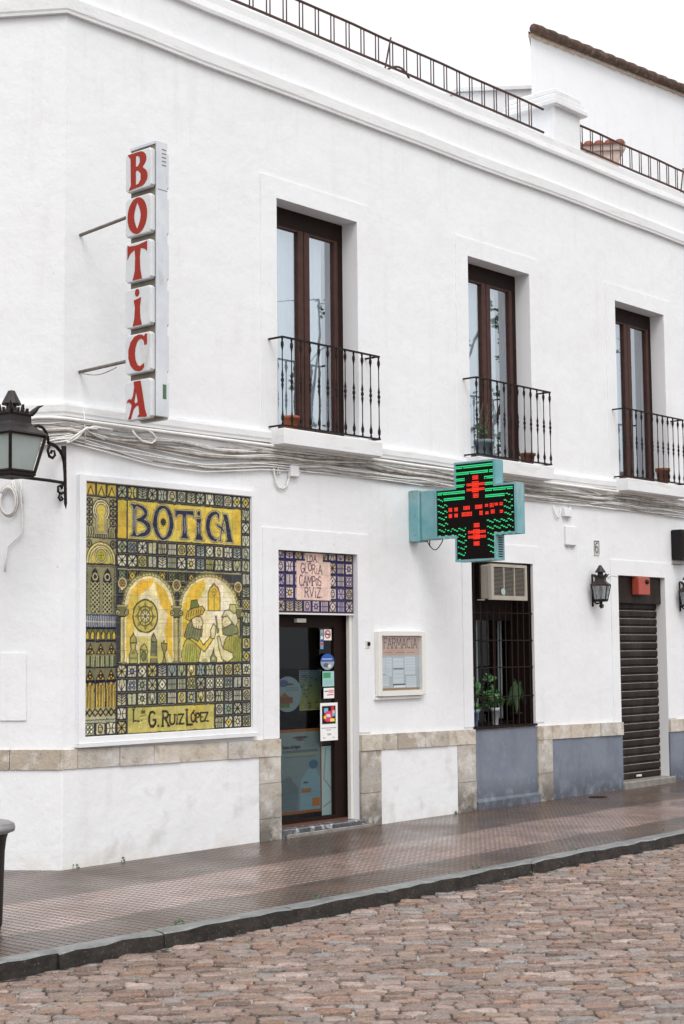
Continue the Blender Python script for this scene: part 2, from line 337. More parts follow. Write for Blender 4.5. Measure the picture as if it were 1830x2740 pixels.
def thing(name, label, cat, loc=(0, 0, 0), group=None, local=False):
    o = bpy.data.objects.new(name, None); COL.objects.link(o); o.location = loc
    o.empty_display_size = 0.1
    OFF[o.name] = (0, 0, 0) if local else tuple(loc)
    return tag(o, label, cat, group)
def copy_tree(o, parent=None):
    kids = list(o.children); c = o.copy(); COL.objects.link(c); OFF[c.name] = OFF.get(o.name, (0, 0, 0))
    if parent: c.parent = parent
    for k in kids: copy_tree(k, c)
    return c
def wob(a, n, amp, seed):
    r = random.Random(seed); return [a + r.uniform(-amp, amp) for _ in range(n)]

# ------------------------------------------------------------------ paint canvas (colour per vertex of a fine grid)
class Canvas:
    def __init__(s, w, h, px, bg):
        s.w, s.h, s.px = w, h, px; s.nx, s.ny = int(round(w/px))+1, int(round(h/px))+1
        s.xs = np.linspace(0, w, s.nx); s.ys = np.linspace(0, h, s.ny)
        s.A = np.zeros((s.ny, s.nx, 3)); s.A[:] = lin(bg)
    def _sub(s, x0, y0, x1, y1):
        p = s.px*1.5
        i0 = max(0, int((x0-p)/s.px)); i1 = min(s.nx, int((x1+p)/s.px)+2); j0 = max(0, int((y0-p)/s.px)); j1 = min(s.ny, int((y1+p)/s.px)+2)
        if i1 <= i0 or j1 <= j0: return None
        X, Y = np.meshgrid(s.xs[i0:i1], s.ys[j0:j1]); return slice(j0, j1), slice(i0, i1), X, Y
    def _put(s, sl, d, col, a=1.0):
        cov = np.clip(0.5 - d/s.px, 0, 1)[..., None]*a
        s.A[sl[0], sl[1]] = s.A[sl[0], sl[1]]*(1-cov) + np.array(lin(col))*cov
    def rect(s, x0, y0, x1, y1, col, a=1.0):
        sl = s._sub(x0, y0, x1, y1)
        if sl: s._put(sl, np.maximum(np.maximum(x0-sl[2], sl[2]-x1), np.maximum(y0-sl[3], sl[3]-y1)), col, a)
    def frame(s, x0, y0, x1, y1, t, col):
        s.line([(x0, y0), (x1, y0), (x1, y1), (x0, y1), (x0, y0)], t, col)
    def line(s, pts, wd, col, a=1.0):
        for (x0, y0), (x1, y1) in zip(pts[:-1], pts[1:]):
            h = wd/2; sl = s._sub(min(x0, x1)-h, min(y0, y1)-h, max(x0, x1)+h, max(y0, y1)+h)
            if not sl: continue
            dx, dy = x1-x0, y1-y0; q = dx*dx+dy*dy+1e-12
            t = np.clip(((sl[2]-x0)*dx+(sl[3]-y0)*dy)/q, 0, 1)
            s._put(sl, np.hypot(sl[2]-x0-t*dx, sl[3]-y0-t*dy)-h, col, a)
    def disc(s, cx, cy, rx, ry, col, a=1.0):
        sl = s._sub(cx-rx, cy-ry, cx+rx, cy+ry)
        if sl: s._put(sl, (np.sqrt(((sl[2]-cx)/rx)**2+((sl[3]-cy)/ry)**2)-1)*min(rx, ry), col, a)
    def ring(s, cx, cy, rx, ry, t, col): s.line(arc(cx, cy, rx, ry, 0, 360, 28), t, col)
    def poly(s, pts, col, a=1.0):
        x = [p[0] for p in pts]; y = [p[1] for p in pts]
        sl = s._sub(min(x), min(y), max(x), max(y))
        if not sl: return
        X, Y = sl[2], sl[3]; ins = np.zeros(X.shape, bool); dm = np.full(X.shape, 1e9)
        for (x0, y0), (x1, y1) in zip(pts, pts[1:]+pts[:1]):
            c = ((y0 > Y) != (y1 > Y)); ins ^= c & (X < (x1-x0)*(Y-y0)/((y1-y0) if y1 != y0 else 1e-9)+x0)
            dx, dy = x1-x0, y1-y0; t = np.clip(((X-x0)*dx+(Y-y0)*dy)/(dx*dx+dy*dy+1e-12), 0, 1)
            dm = np.minimum(dm, np.hypot(X-x0-t*dx, Y-y0-t*dy))
        s._put(sl, np.where(ins, -dm, dm), col, a)
    def text(s, txt, x, y, h, wd, col, asp=0.62, gap=0.22, serif=0.0):
        for ch in txt:
            g, gw = GL.get(ch, ([], 0.6)); k = h*asp
            for st in g: s.line([(x+a*gw*k, y+b*h) for a, b in st], wd, col)
            if serif:
                for st in g:
                    for a, b in (st[0], st[-1]):
                        if b < 0.02 or b > 0.98: s.line([(x+a*gw*k-serif, y+b*h), (x+a*gw*k+serif, y+b*h)], wd*0.7, col)
            x += gw*k + gap*k
        return x
    def hand(s, tw, th, warp=1.3, tone=0.07, seed=1):
        g = np.random.default_rng(seed)
        def nz(cell):
            a = g.normal(0, 1, (int(s.ny/cell)+3, int(s.nx/cell)+3)); y, x = np.arange(s.ny)/cell, np.arange(s.nx)/cell
            i, j = y.astype(int), x.astype(int); fy, fx = (y-i)[:, None], (x-j)[None, :]; q = lambda u, v: a[np.ix_(i+u, j+v)]
            return (q(0,0)*(1-fy)+q(1,0)*fy)*(1-fx)+(q(0,1)*(1-fy)+q(1,1)*fy)*fx
        J, I = np.meshgrid(np.arange(s.ny), np.arange(s.nx), indexing='ij')
        s.A = s.A[np.clip(np.round(J+nz(7)*warp), 0, s.ny-1).astype(int), np.clip(np.round(I+nz(7)*warp), 0, s.nx-1).astype(int)]
        s.A *= np.clip(1+tone*nz(9)+tone*.8*nz(3), .5, 1.5)[..., None]
        ti, tj = (s.xs/tw).astype(int), (s.ys/th).astype(int); tt = g.normal(0, .06, (tj.max()+1, ti.max()+1, 1))+g.normal(0, .02, (tj.max()+1, ti.max()+1, 3))
        s.A *= 1+tt[np.ix_(tj, ti)]
        for k in range(1, int(s.w/tw)+1): s.line([(k*tw, 0), (k*tw, s.h)], s.px*.9, (120, 116, 96), .45)
        for k in range(1, int(s.h/th)+1): s.line([(0, k*th), (s.w, k*th)], s.px*.9, (120, 116, 96), .45)
    clip = None
    def grain(s, amt): s.A *= (1 + RNG.normal(0, amt, (s.ny, s.nx, 1))); s.A = np.clip(s.A, 0.003, 0.95)
    def build(s, name, m, org, ux, uy, parent):
        off = OFF.get(parent.name, (0, 0, 0)) if parent else (0, 0, 0)
        X, Y = np.meshgrid(s.xs, s.ys); org = np.array(org)-np.array(off); ux = np.array(ux, float); uy = np.array(uy, float)
        V = org + X[..., None]*ux + Y[..., None]*uy
        me = bpy.data.meshes.new(name); nv = s.nx*s.ny; 
        i, j = np.meshgrid(np.arange(s.nx-1), np.arange(s.ny-1)); a = (j*s.nx+i).ravel()
        F = np.stack([a, a+1, a+1+s.nx, a+s.nx], 1).astype(np.int32)
        if s.clip: F = F[(((X.ravel()[a]+s.px/2)/s.w-s.clip[0])/s.clip[1])**2+(((Y.ravel()[a]+s.px/2)/s.h-s.clip[2])/s.clip[3])**2 < 1]
        me.vertices.add(nv); me.vertices.foreach_set('co', V.reshape(-1).astype(np.float32))
        me.loops.add(F.size); me.loops.foreach_set('vertex_index', F.ravel())
        me.polygons.add(len(F)); me.polygons.foreach_set('loop_start', np.arange(0, F.size, 4, dtype=np.int32)); me.polygons.foreach_set('loop_total', np.full(len(F), 4, dtype=np.int32))
        me.update(calc_edges=True)
        at = me.attributes.new('Col', 'FLOAT_COLOR', 'POINT')
        at.data.foreach_set('color', np.concatenate([s.A, np.ones((s.ny, s.nx, 1))], 2).reshape(-1).astype(np.float32))
        me.materials.append(M_[m]); o = bpy.data.objects.new(name, me); COL.objects.link(o)
        if parent: o.parent = parent; OFF[o.name] = off
        return o
def arc(cx, cy, rx, ry, a0, a1, n=14):
    return [(cx+rx*math.cos(math.radians(a0+(a1-a0)*k/n)), cy+ry*math.sin(math.radians(a0+(a1-a0)*k/n))) for k in range(n+1)]
GL = {
 'A': ([[(0,0),(.5,1),(1,0)],[(.2,.36),(.8,.36)]], 1), 'B': ([[(0,0),(0,1)],[(0,1)]+arc(.45,.77,.42,.23,90,-90)+[(0,.54)],[(0,.54)]+arc(.5,.27,.48,.27,90,-90)+[(0,0)]], .85),
 'C': ([arc(.55,.5,.52,.5,50,310)], .95), 'D': ([[(0,0),(0,1)]+arc(.3,.5,.65,.5,90,-90)+[(0,0)]], .9), 'E': ([[(1,1),(0,1),(0,0),(1,0)],[(0,.52),(.7,.52)]], .7),
 'F': ([[(0,0),(0,1),(1,1)],[(0,.55),(.7,.55)]], .75), 'G': ([arc(.52,.5,.5,.5,50,340)+[(1,.45),(.6,.45)]], 1), 'I': ([[(.5,0),(.5,1)]], .3), 'i': ([[(.5,0),(.5,.66)],[(.5,.9),(.5,.92)]], .35),
 'L': ([[(0,1),(0,0),(1,0)]], .7), 'M': ([[(0,0),(.1,1),(.5,.3),(.9,1),(1,0)]], 1.25), 'N': ([[(0,0),(0,1),(1,0),(1,1)]], 1), 'O': ([arc(.5,.5,.5,.5,0,360,20)], 1.0), 'o': ([arc(.5,.62,.5,.3,0,360,16)], .6),
 'P': ([[(0,0),(0,1)]+arc(.45,.74,.45,.26,90,-90)+[(0,.48)]], .8), 'R': ([[(0,0),(0,1)]+arc(.45,.76,.42,.24,90,-90)+[(0,.52)],[(.4,.52),(1,0)]], .9),
 'S': ([arc(.5,.76,.45,.24,40,270,12)+arc(.5,.26,.48,.26,90,-140,12)], .8), 'T': ([[(0,1),(1,1)],[(.5,1),(.5,0)]], .95), 'U': ([[(0,1)]+arc(.5,.35,.5,.35,180,360)+[(1,1)]], .95),
 'V': ([[(0,1),(.5,0),(1,1)]], 1), 'Z': ([[(0,1),(1,1),(0,0),(1,0)]], .85), '.': ([[(.5,.03),(.5,.04)]], .35), ' ': ([], .5), '6': ([[(.85,.98)]+arc(.55,.6,.5,.4,100,180,6)+arc(.5,.3,.46,.3,180,-180,18)], .8),
 'd': ([[(1,0),(1,1)], arc(.5,.3,.5,.3,0,360)], .6), 'a': ([arc(.5,.28,.5,.28,0,360),[(1,.6),(1,0)]], .6), 'e': ([[(0,.3),(1,.32)]+arc(.5,.3,.5,.3,0,300)], .6), 'x': ([[(0,0),(1,.6)],[(0,.6),(1,0)]], .6),
 't': ([[(.5,.95),(.5,.1),(.9,0)],[(0,.6),(1,.6)]], .45), 'u': ([[(0,.6)]+arc(.5,.22,.5,.22,180,360)+[(1,.6)]], .6), 'r': ([[(0,0),(0,.6)]+arc(.5,.3,.5,.3,150,60,6)], .5), 'l': ([[(.5,0),(.5,1)]], .25),
 'g': ([arc(.5,.3,.5,.3,0,360),[(1,.6),(1,-.1)]+arc(.5,-.1,.5,.22,0,-150,8)], .6),
}
GL['Ó'] = (GL['O'][0]+[[(.45,1.1),(.75,1.28)]], 1.0)

# ------------------------------------------------------------------ street: road, setts, kerb, pavement
ROADZ = -0.094
def sheet(x0, x1, y0, y1, z, name, m, nx=1):
    mb = MB(); xs = [x0+(x1-x0)*k/nx for k in range(nx+1)]
    if x0 < 0 < x1: xs = sorted(set(xs+[0.0]))
    for a, b in zip(xs[:-1], xs[1:]): mb.poly([(a, y0, z+gz(a)), (b, y0, z+gz(b)), (b, y1, z+gz(b)), (a, y1, z+gz(a))])
    o = mb.build(name, m); return tag(o, kind='structure')
g = MB()
g.poly([(-150, -150, -0.35), (150, -150, -0.35), (150, 150, -0.35), (-150, 150, -0.35)])
tag(g.build('ground', 'mortar'), kind='structure')
sheet(-40, 60, -14, -2.60, ROADZ, 'road_bed', 'mortar', 6)

def setts():
    V, F, C = [], [], []; n = 20
    palette = [(0.30,0.205,0.165),(0.25,0.175,0.14),(0.33,0.25,0.215),(0.22,0.17,0.145),(0.30,0.24,0.215),(0.24,0.20,0.18),(0.26,0.255,0.25),(0.29,0.18,0.125),(0.40,0.33,0.295),(0.17,0.12,0.095),(0.31,0.255,0.23),(0.27,0.205,0.155)]
    a0 = math.radians(-45); ca, sa = math.cos(a0), math.sin(a0)          # rows run at 45 degrees to the kerb
    r = random.Random(3); v = -14.0; row = 0
    while v < 14.0:
        hgt = r.uniform(0.058, 0.094); u = -14.0 + r.uniform(0, 0.2)
        while u < 16.0:
            ln = r.uniform(0.10, 0.20)
            cu, cv = u+ln/2, v+hgt/2 + 0.05*math.sin(u*0.7+1.3)+0.025*math.sin(u*1.9)+0.008*math.sin(u*6.1)
            cx, cy = cu*ca - cv*sa + 1.0, cu*sa + cv*ca - 5.0
            u += ln
            if cy > -2.69 or cy < -8.2 or cx < -5.0 or cx > 13: continue
            hx, hy = ln/2-r.uniform(0.002, 0.009), (hgt/2-r.uniform(0.001, 0.0055))
            tilt = (r.uniform(-.06, .06), r.uniform(-.09, .09)); dz = r.uniform(-0.006, 0.006); tw = r.uniform(-.05, .05); ex = r.uniform(7, 14)
            c = random.Random(int(cx*997+cy*131)).choice(palette); k = r.uniform(0.72, 1.25); c = (c[0]*k*1.06, c[1]*k, c[2]*k*.98)
            base = len(V); jit = [r.uniform(-.0055, .0055) for _ in range(n)]
            for sc, z in ((1.0, -0.03), (0.99, -0.005), (0.965, 0.000), (0.88, 0.003), (0.5, 0.0045)):
                for j in range(n):
                    t = 2*math.pi*j/n; co, si = math.cos(t), math.sin(t); q = (abs(co)**ex+abs(si)**ex)**(-1/ex)
                    a, b = (co*q*hx+jit[j])*sc, (si*q*hy+jit[(j*5) % n])*sc
                    zz = z + dz + a*tilt[0] + b*tilt[1] + (r.uniform(-.0025, .0025) if sc < 0.95 else 0)
                    a, b = a-b*tw, b+a*tw
                    x, y = cx + a*ca - b*sa, cy + a*sa + b*ca
                    V.append((x, min(y, -2.645), ROADZ + 0.008 + zz + gz(x)))
            V.append((cx, cy, ROADZ+0.008+0.005+dz+gz(cx)))
            for k2 in range(4):
                for j in range(n):
                    a, b = base+k2*n+j, base+k2*n+(j+1) % n; F.append((a, b, b+n, a+n)); C.append(c)
            for j in range(n): F.append((base+4*n+j, base+4*n+(j+1) % n, base+5*n)); C.append(c)
        v += hgt; row += 1
    mb = MB(); mb.v, mb.f, mb.c, mb.smooth = V, F, C, True
    return tag(mb.build('cobbled_road', 'cobble'), kind='structure')
setts()
KY = -2.635; KW = 0.125
sheet(-40, 60, KY+KW+0.004, 0.25, 0.0, 'pavement', 'paving', 8)
for o in [sheet(-40, -0.02, 0.25, 9, 0.0, 'pavement_side', 'paving', 2)]: o.name = 'side_pavement'
def kerb():
    top, fr = MB(), MB(); r = random.Random(5); x = -22.0
    while x < 34:
        ln = r.uniform(0.75, 1.1); a, b = x+0.002, x+ln-0.002; za, zb = gz(a), gz(b); j = r.uniform(-.006, .006); n = 7
        fx = [a+(b-a)*k/n for k in range(n+1)]
        f_out = [KY + 0.006*math.sin(x*1.3) + j + r.uniform(-.009, .009) for _ in fx]; tz = [0.004 + r.uniform(-.007, .006) for _ in fx]; f_out[0] += .010; f_out[-1] += .010; tz[0] -= .006; tz[-1] -= .006
        for k in range(n):
            x0, x1 = fx[k], fx[k+1]; y0, y1 = f_out[k], f_out[k+1]; z0, z1 = gz(x0)+tz[k], gz(x1)+tz[k+1]
            top.poly([(x0, y0+0.02, z0), (x1, y1+0.02, z1), (x1, KY+KW, gz(x1)+0.003), (x0, KY+KW, gz(x0)+0.003)])
            top.poly([(x0, y0+0.02, z0), (x0, y0+0.004, z0-0.008), (x1, y1+0.004, z1-0.008), (x1, y1+0.02, z1)])
            fr.poly([(x0, y0+0.004, z0-0.008), (x0, y0-0.004, -0.2), (x1, y1-0.004, -0.2), (x1, y1+0.004, z1-0.008)])
        for xx, z, i in ((a, za, 0), (b, zb, n)):
            fr.poly([(xx, f_out[i]+0.004, z+tz[i]-0.008), (xx, f_out[i]-0.004, -0.2), (xx, KY+KW, -0.2), (xx, KY+KW, z), (xx, f_out[i]+0.02, z+tz[i]-0.001)])
        x += ln
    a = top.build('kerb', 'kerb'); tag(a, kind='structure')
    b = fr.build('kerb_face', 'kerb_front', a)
kerb()

# ------------------------------------------------------------------ the pharmacy building
BL = thing('pharmacy_building', 'two storey whitewashed corner building with a tiled pharmacy mural and three balcony windows', 'building', (0, 0, 0))
X1 = 18.0; TOP = 7.36
WIN = [(2.398, 3.51), (5.27, 6.39), (8.15, 9.28), (11.03, 12.15)]; WZ0, WZ1 = 3.60, 5.73
MUR = (0.196, 2.024, 0.993, 2.981)
DOOR = (2.395, 3.465, 0.06, 2.538); GRL = (5.245, 6.345, 0.83, 2.553); SHT = (8.065, 9.128, 0.085, 2.485)
ops = [(a, b, WZ0, WZ1) for a, b in WIN] + [DOOR, GRL, SHT]
LD = (-0.559, 0.829)                                       # direction of the side wall, seen at the far left
def facade():
    mb = MB(); xs = sorted(set([0.0, X1] + [v for o in ops for v in o[:2]])); zs = sorted(set([-0.3, TOP] + [v for o in ops for v in o[2:]]))
    T = 0.33
    for i in range(len(xs)-1):
        for k in range(len(zs)-1):
            cx, cz = (xs[i]+xs[i+1])/2, (zs[k]+zs[k+1])/2
            if any(o[0] < cx < o[1] and o[2] < cz < o[3] for o in ops): continue
            mb.poly([(xs[i], 0, zs[k]), (xs[i+1], 0, zs[k]), (xs[i+1], 0, zs[k+1]), (xs[i], 0, zs[k+1])])
    for a, b, c, d in ops:
        jb = MB()
        jb.poly([(a, 0, c), (a, T, c), (a, T, d), (a, 0, d)]); jb.poly([(b, 0, c), (b, 0, d), (b, T, d), (b, T, c)])
        jb.poly([(a, 0, d), (a, T, d), (b, T, d), (b, 0, d)]); jb.poly([(a, 0, c), (b, 0, c), (b, T, c), (a, T, c)])
        jb.build('reveal', 'plaster_jamb', BL)
    L = 14.0
    mb.poly([(0, 0, -0.3), (0, 0, TOP), (LD[0]*L, LD[1]*L, TOP), (LD[0]*L, LD[1]*L, -0.3)])
    # roof terrace behind the parapet, and the back
    mb.poly([(0, 0, TOP), (X1, 0, TOP), (X1, 0.28, TOP), (0.1, 0.28, TOP)])
    mb.poly([(0, 0, TOP), (0.1, 0.28, TOP), (LD[0]*L+0.28, LD[1]*L+0.1, TOP), (LD[0]*L, LD[1]*L, TOP)])
    mb.poly([(0.1, 0.28, TOP), (X1, 0.28, TOP), (X1, 0.28, 6.6), (0.1, 0.28, 6.6)])
    mb.poly([(0.1, 0.28, 6.6), (X1, 0.28, 6.6), (X1, 11.6, 6.6), (LD[0]*L, 11.6, 6.6)])
    o = mb.build('wall', 'plaster', BL)
facade()
def moulding(name, z0, z1, p, prof=None):
    mb = MB(); prof = prof or [(0, z0), (-p*0.8, z0), (-p*0.85, z0+0.02), (-p, z0+0.035), (-p, z1-0.025), (-p*0.8, z1), (0, z1)]
    pts = [(LD[0]*14, LD[1]*14), (0, 0)] + [(X1*k/24.0, 0) for k in range(1, 25)]
    nl = (-0.829, -0.559); r = random.Random(int(z0*100))
    rings = []
    for i, (x, y) in enumerate(pts):
        if i == 0: d = nl; s = 1
        elif i == 1: bx, by = (nl[0]+0, nl[1]-1); q = math.hypot(bx, by); d = (bx/q, by/q); s = 1/ (d[1]*-1)
        else: d = (0, -1); s = 1
        w = r.uniform(-0.009, 0.009) if i > 1 else 0
        rings.append([(x + d[0]*(-a)*s, y + d[1]*(-a)*s, z+w) for a, z in prof])
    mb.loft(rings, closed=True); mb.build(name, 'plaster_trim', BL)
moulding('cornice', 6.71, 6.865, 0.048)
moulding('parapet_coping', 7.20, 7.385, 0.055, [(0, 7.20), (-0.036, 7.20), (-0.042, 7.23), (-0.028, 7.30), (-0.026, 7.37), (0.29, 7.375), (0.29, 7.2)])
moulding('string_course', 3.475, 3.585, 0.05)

# surrounds
def surround(a, b, z0, z1, wl, wr, wt, p, name='surround', m='plaster'):
    mb = MB(); mb.prism_y([(a-wl, z0), (a-wl, z1+wt), (b+wr, z1+wt), (b+wr, z0), (b, z0), (b, z1), (a, z1), (a, z0)], -p, 0.0)
    return mb.build(name, m, BL)
for a, b in WIN: surround(a, b, 3.585, WZ1, 0.205, 0.18, 0.185, 0.012, 'window_surround')
surround(DOOR[0], DOOR[1], 0.88, DOOR[3], 0.195, 0.165, 0.19, 0.012, 'door_surround')
surround(SHT[0], SHT[1], 0.80, SHT[3], 0.155, 0.20, 0.175, 0.012, 'doorway_surround')
surround(GRL[0], GRL[1], 0.86, GRL[3], 0.155, 0.16, 0.185, 0.010, 'window_surround')

# plinth: stone band, pilasters, white and blue fields
def btop(x): return 0.903-0.0127*x
def bbot(x): return 0.757-0.0127*x
def stones(name, x0, x1, widths, ztop, zbot, p, seed, vert=False):
    r = random.Random(seed); mb = MB(); pal = [(0.56,0.52,0.45),(0.62,0.57,0.50),(0.46,0.43,0.38),(0.50,0.485,0.465),(0.57,0.51,0.44),(0.37,0.335,0.29)]
    if not vert:
        x = x0; k = 0
        while x < x1-0.02:
            e = min(x1, x+widths[k % len(widths)]); e = x1 if x1-e < 0.1 else e; k += 1; g_ = 0.0025; pj = p + r.uniform(-.004, .006)
            a, b = x+g_, e-g_
            mb.hexa([(a,-pj,zbot(a)),(b,-pj,zbot(b)),(b,0.0,zbot(b)),(a,0.0,zbot(a)),(a,-pj,ztop(a)),(b,-pj,ztop(b)),(b,0.0,ztop(b)),(a,0.0,ztop(a))], r.choice(pal)); x = e
    else:
        z = -0.25; hs = widths
        k = 0; zt = zbot(x0)-0.003
        while z < zt-0.02:
            e = min(zt, z+hs[k % len(hs)]); k += 1; pj = p + r.uniform(-.004, .004)
            mb.box(x0, x1, -pj, 0.0, z+0.002, e-0.002, r.choice([(0.45,0.435,0.41),(0.40,0.385,0.365),(0.50,0.475,0.44)])); z = e
    return mb.build(name, 'stone', BL)
stones('stone_band', 0.0, 2.392, [0.13,0.42,0.36,0.28,0.55,0.28,0.42], btop, bbot, 0.035, 1)
stones('stone_band', 3.468, 5.24, [0.30,0.23,0.42,0.38,0.45], btop, bbot, 0.035, 2)
stones('stone_band', 6.350, 8.062, [0.27,0.36,0.24,0.36,0.5], btop, bbot, 0.035, 3)
stones('stone_band', 9.131, 13.0, [0.6,0.5,0.7], btop, bbot, 0.035, 4)
for i, (a, b) in enumerate([(2.13, 2.392), (3.468, 3.757), (4.945, 5.24), (6.350, 6.615)]):
    stones('stone_pilaster', a, b, [0.57, 0.42] if i else [0.45, 0.3], btop, bbot, 0.03, 20+i, True)
def field(name, a, b, ztf, p, m, zb=-0.25):
    mb = MB(); mb.hexa([(a,-p,zb),(b,-p,zb),(b,0,zb),(a,0,zb),(a,-p,ztf(a)),(b,-p,ztf(b)),(b,0,ztf(b)),(a,0,ztf(a))]); return mb.build(name, m, BL)
zb = lambda x: bbot(x)-0.002
field('plinth', 0.0, 2.127, zb, 0.022, 'plaster'); field('plinth', 3.760, 4.942, zb, 0.022, 'plaster')
field('blue_plinth', 5.243, 6.347, lambda x: 0.822, 0.012, 'blue', 0.13)
mb = MB(); mb.loft([[(5.243, -0.05, -0.25), (6.347, -0.05, -0.25), (6.347, 0, -0.25), (5.243, 0, -0.25)], [(5.243, -0.05, 0.10), (6.347, -0.05, 0.11), (6.347, 0, 0.12), (5.243, 0, 0.12)]])
mb.poly([(5.243, -0.05, 0.10), (6.347, -0.05, 0.11), (6.347, -0.012, 0.131), (5.243, -0.012, 0.131)]); mb.build('blue_plinth_foot', 'blue', BL)
field('blue_plinth', 6.618, 8.062, zb, 0.02, 'blue'); field('blue_plinth', 9.131, 13.0, zb, 0.02, 'blue')
# side wall band and plinth
mb = MB(); r = random.Random(8); t = 0.0; nl = (-0.829, -0.559)
pl = MB()
def sidebox(mb, t0, t1, p, z0, z1, col=None):
    c = lambda t, q, z: (LD[0]*t+nl[0]*q, LD[1]*t+nl[1]*q, z)
    mb.hexa([c(t0,p,z0),c(t1,p,z0),c(t1,0,z0),c(t0,0,z0),c(t0,p,z1),c(t1,p,z1),c(t1,0,z1),c(t0,0,z1)], col)
for ln in [0.40, 0.55, 0.6, 0.5, 0.7, 0.6]:
    sidebox(mb, t+0.003, t+ln-0.003, 0.035, 0.755, 0.905, r.choice([(0.42,0.37,0.31),(0.36,0.32,0.27)])); t += ln
mb.poly([(-0.029,-0.0196,0.755),(0,-0.035,0.755),(0,-0.035,0.905),(-0.029,-0.0196,0.905)], (0.4,0.36,0.3)); mb.poly([(-0.029,-0.0196,0.905),(0,-0.035,0.905),(0,0,0.905)], (0.4,0.36,0.3)); mb.poly([(-0.029,-0.0196,0.755),(0,-0.035,0.755),(0,0,0.755)], (0.4,0.36,0.3))
mb.build('stone_band', 'stone', BL)
sidebox(pl, 0.0, 12, 0.022, -0.25, 0.752); pl.poly([(-0.0182,-0.0123,-0.25),(0,-0.022,-0.25),(0,-0.022,0.755),(-0.0182,-0.0123,0.755)]); pl.build('plinth', 'plaster', BL)

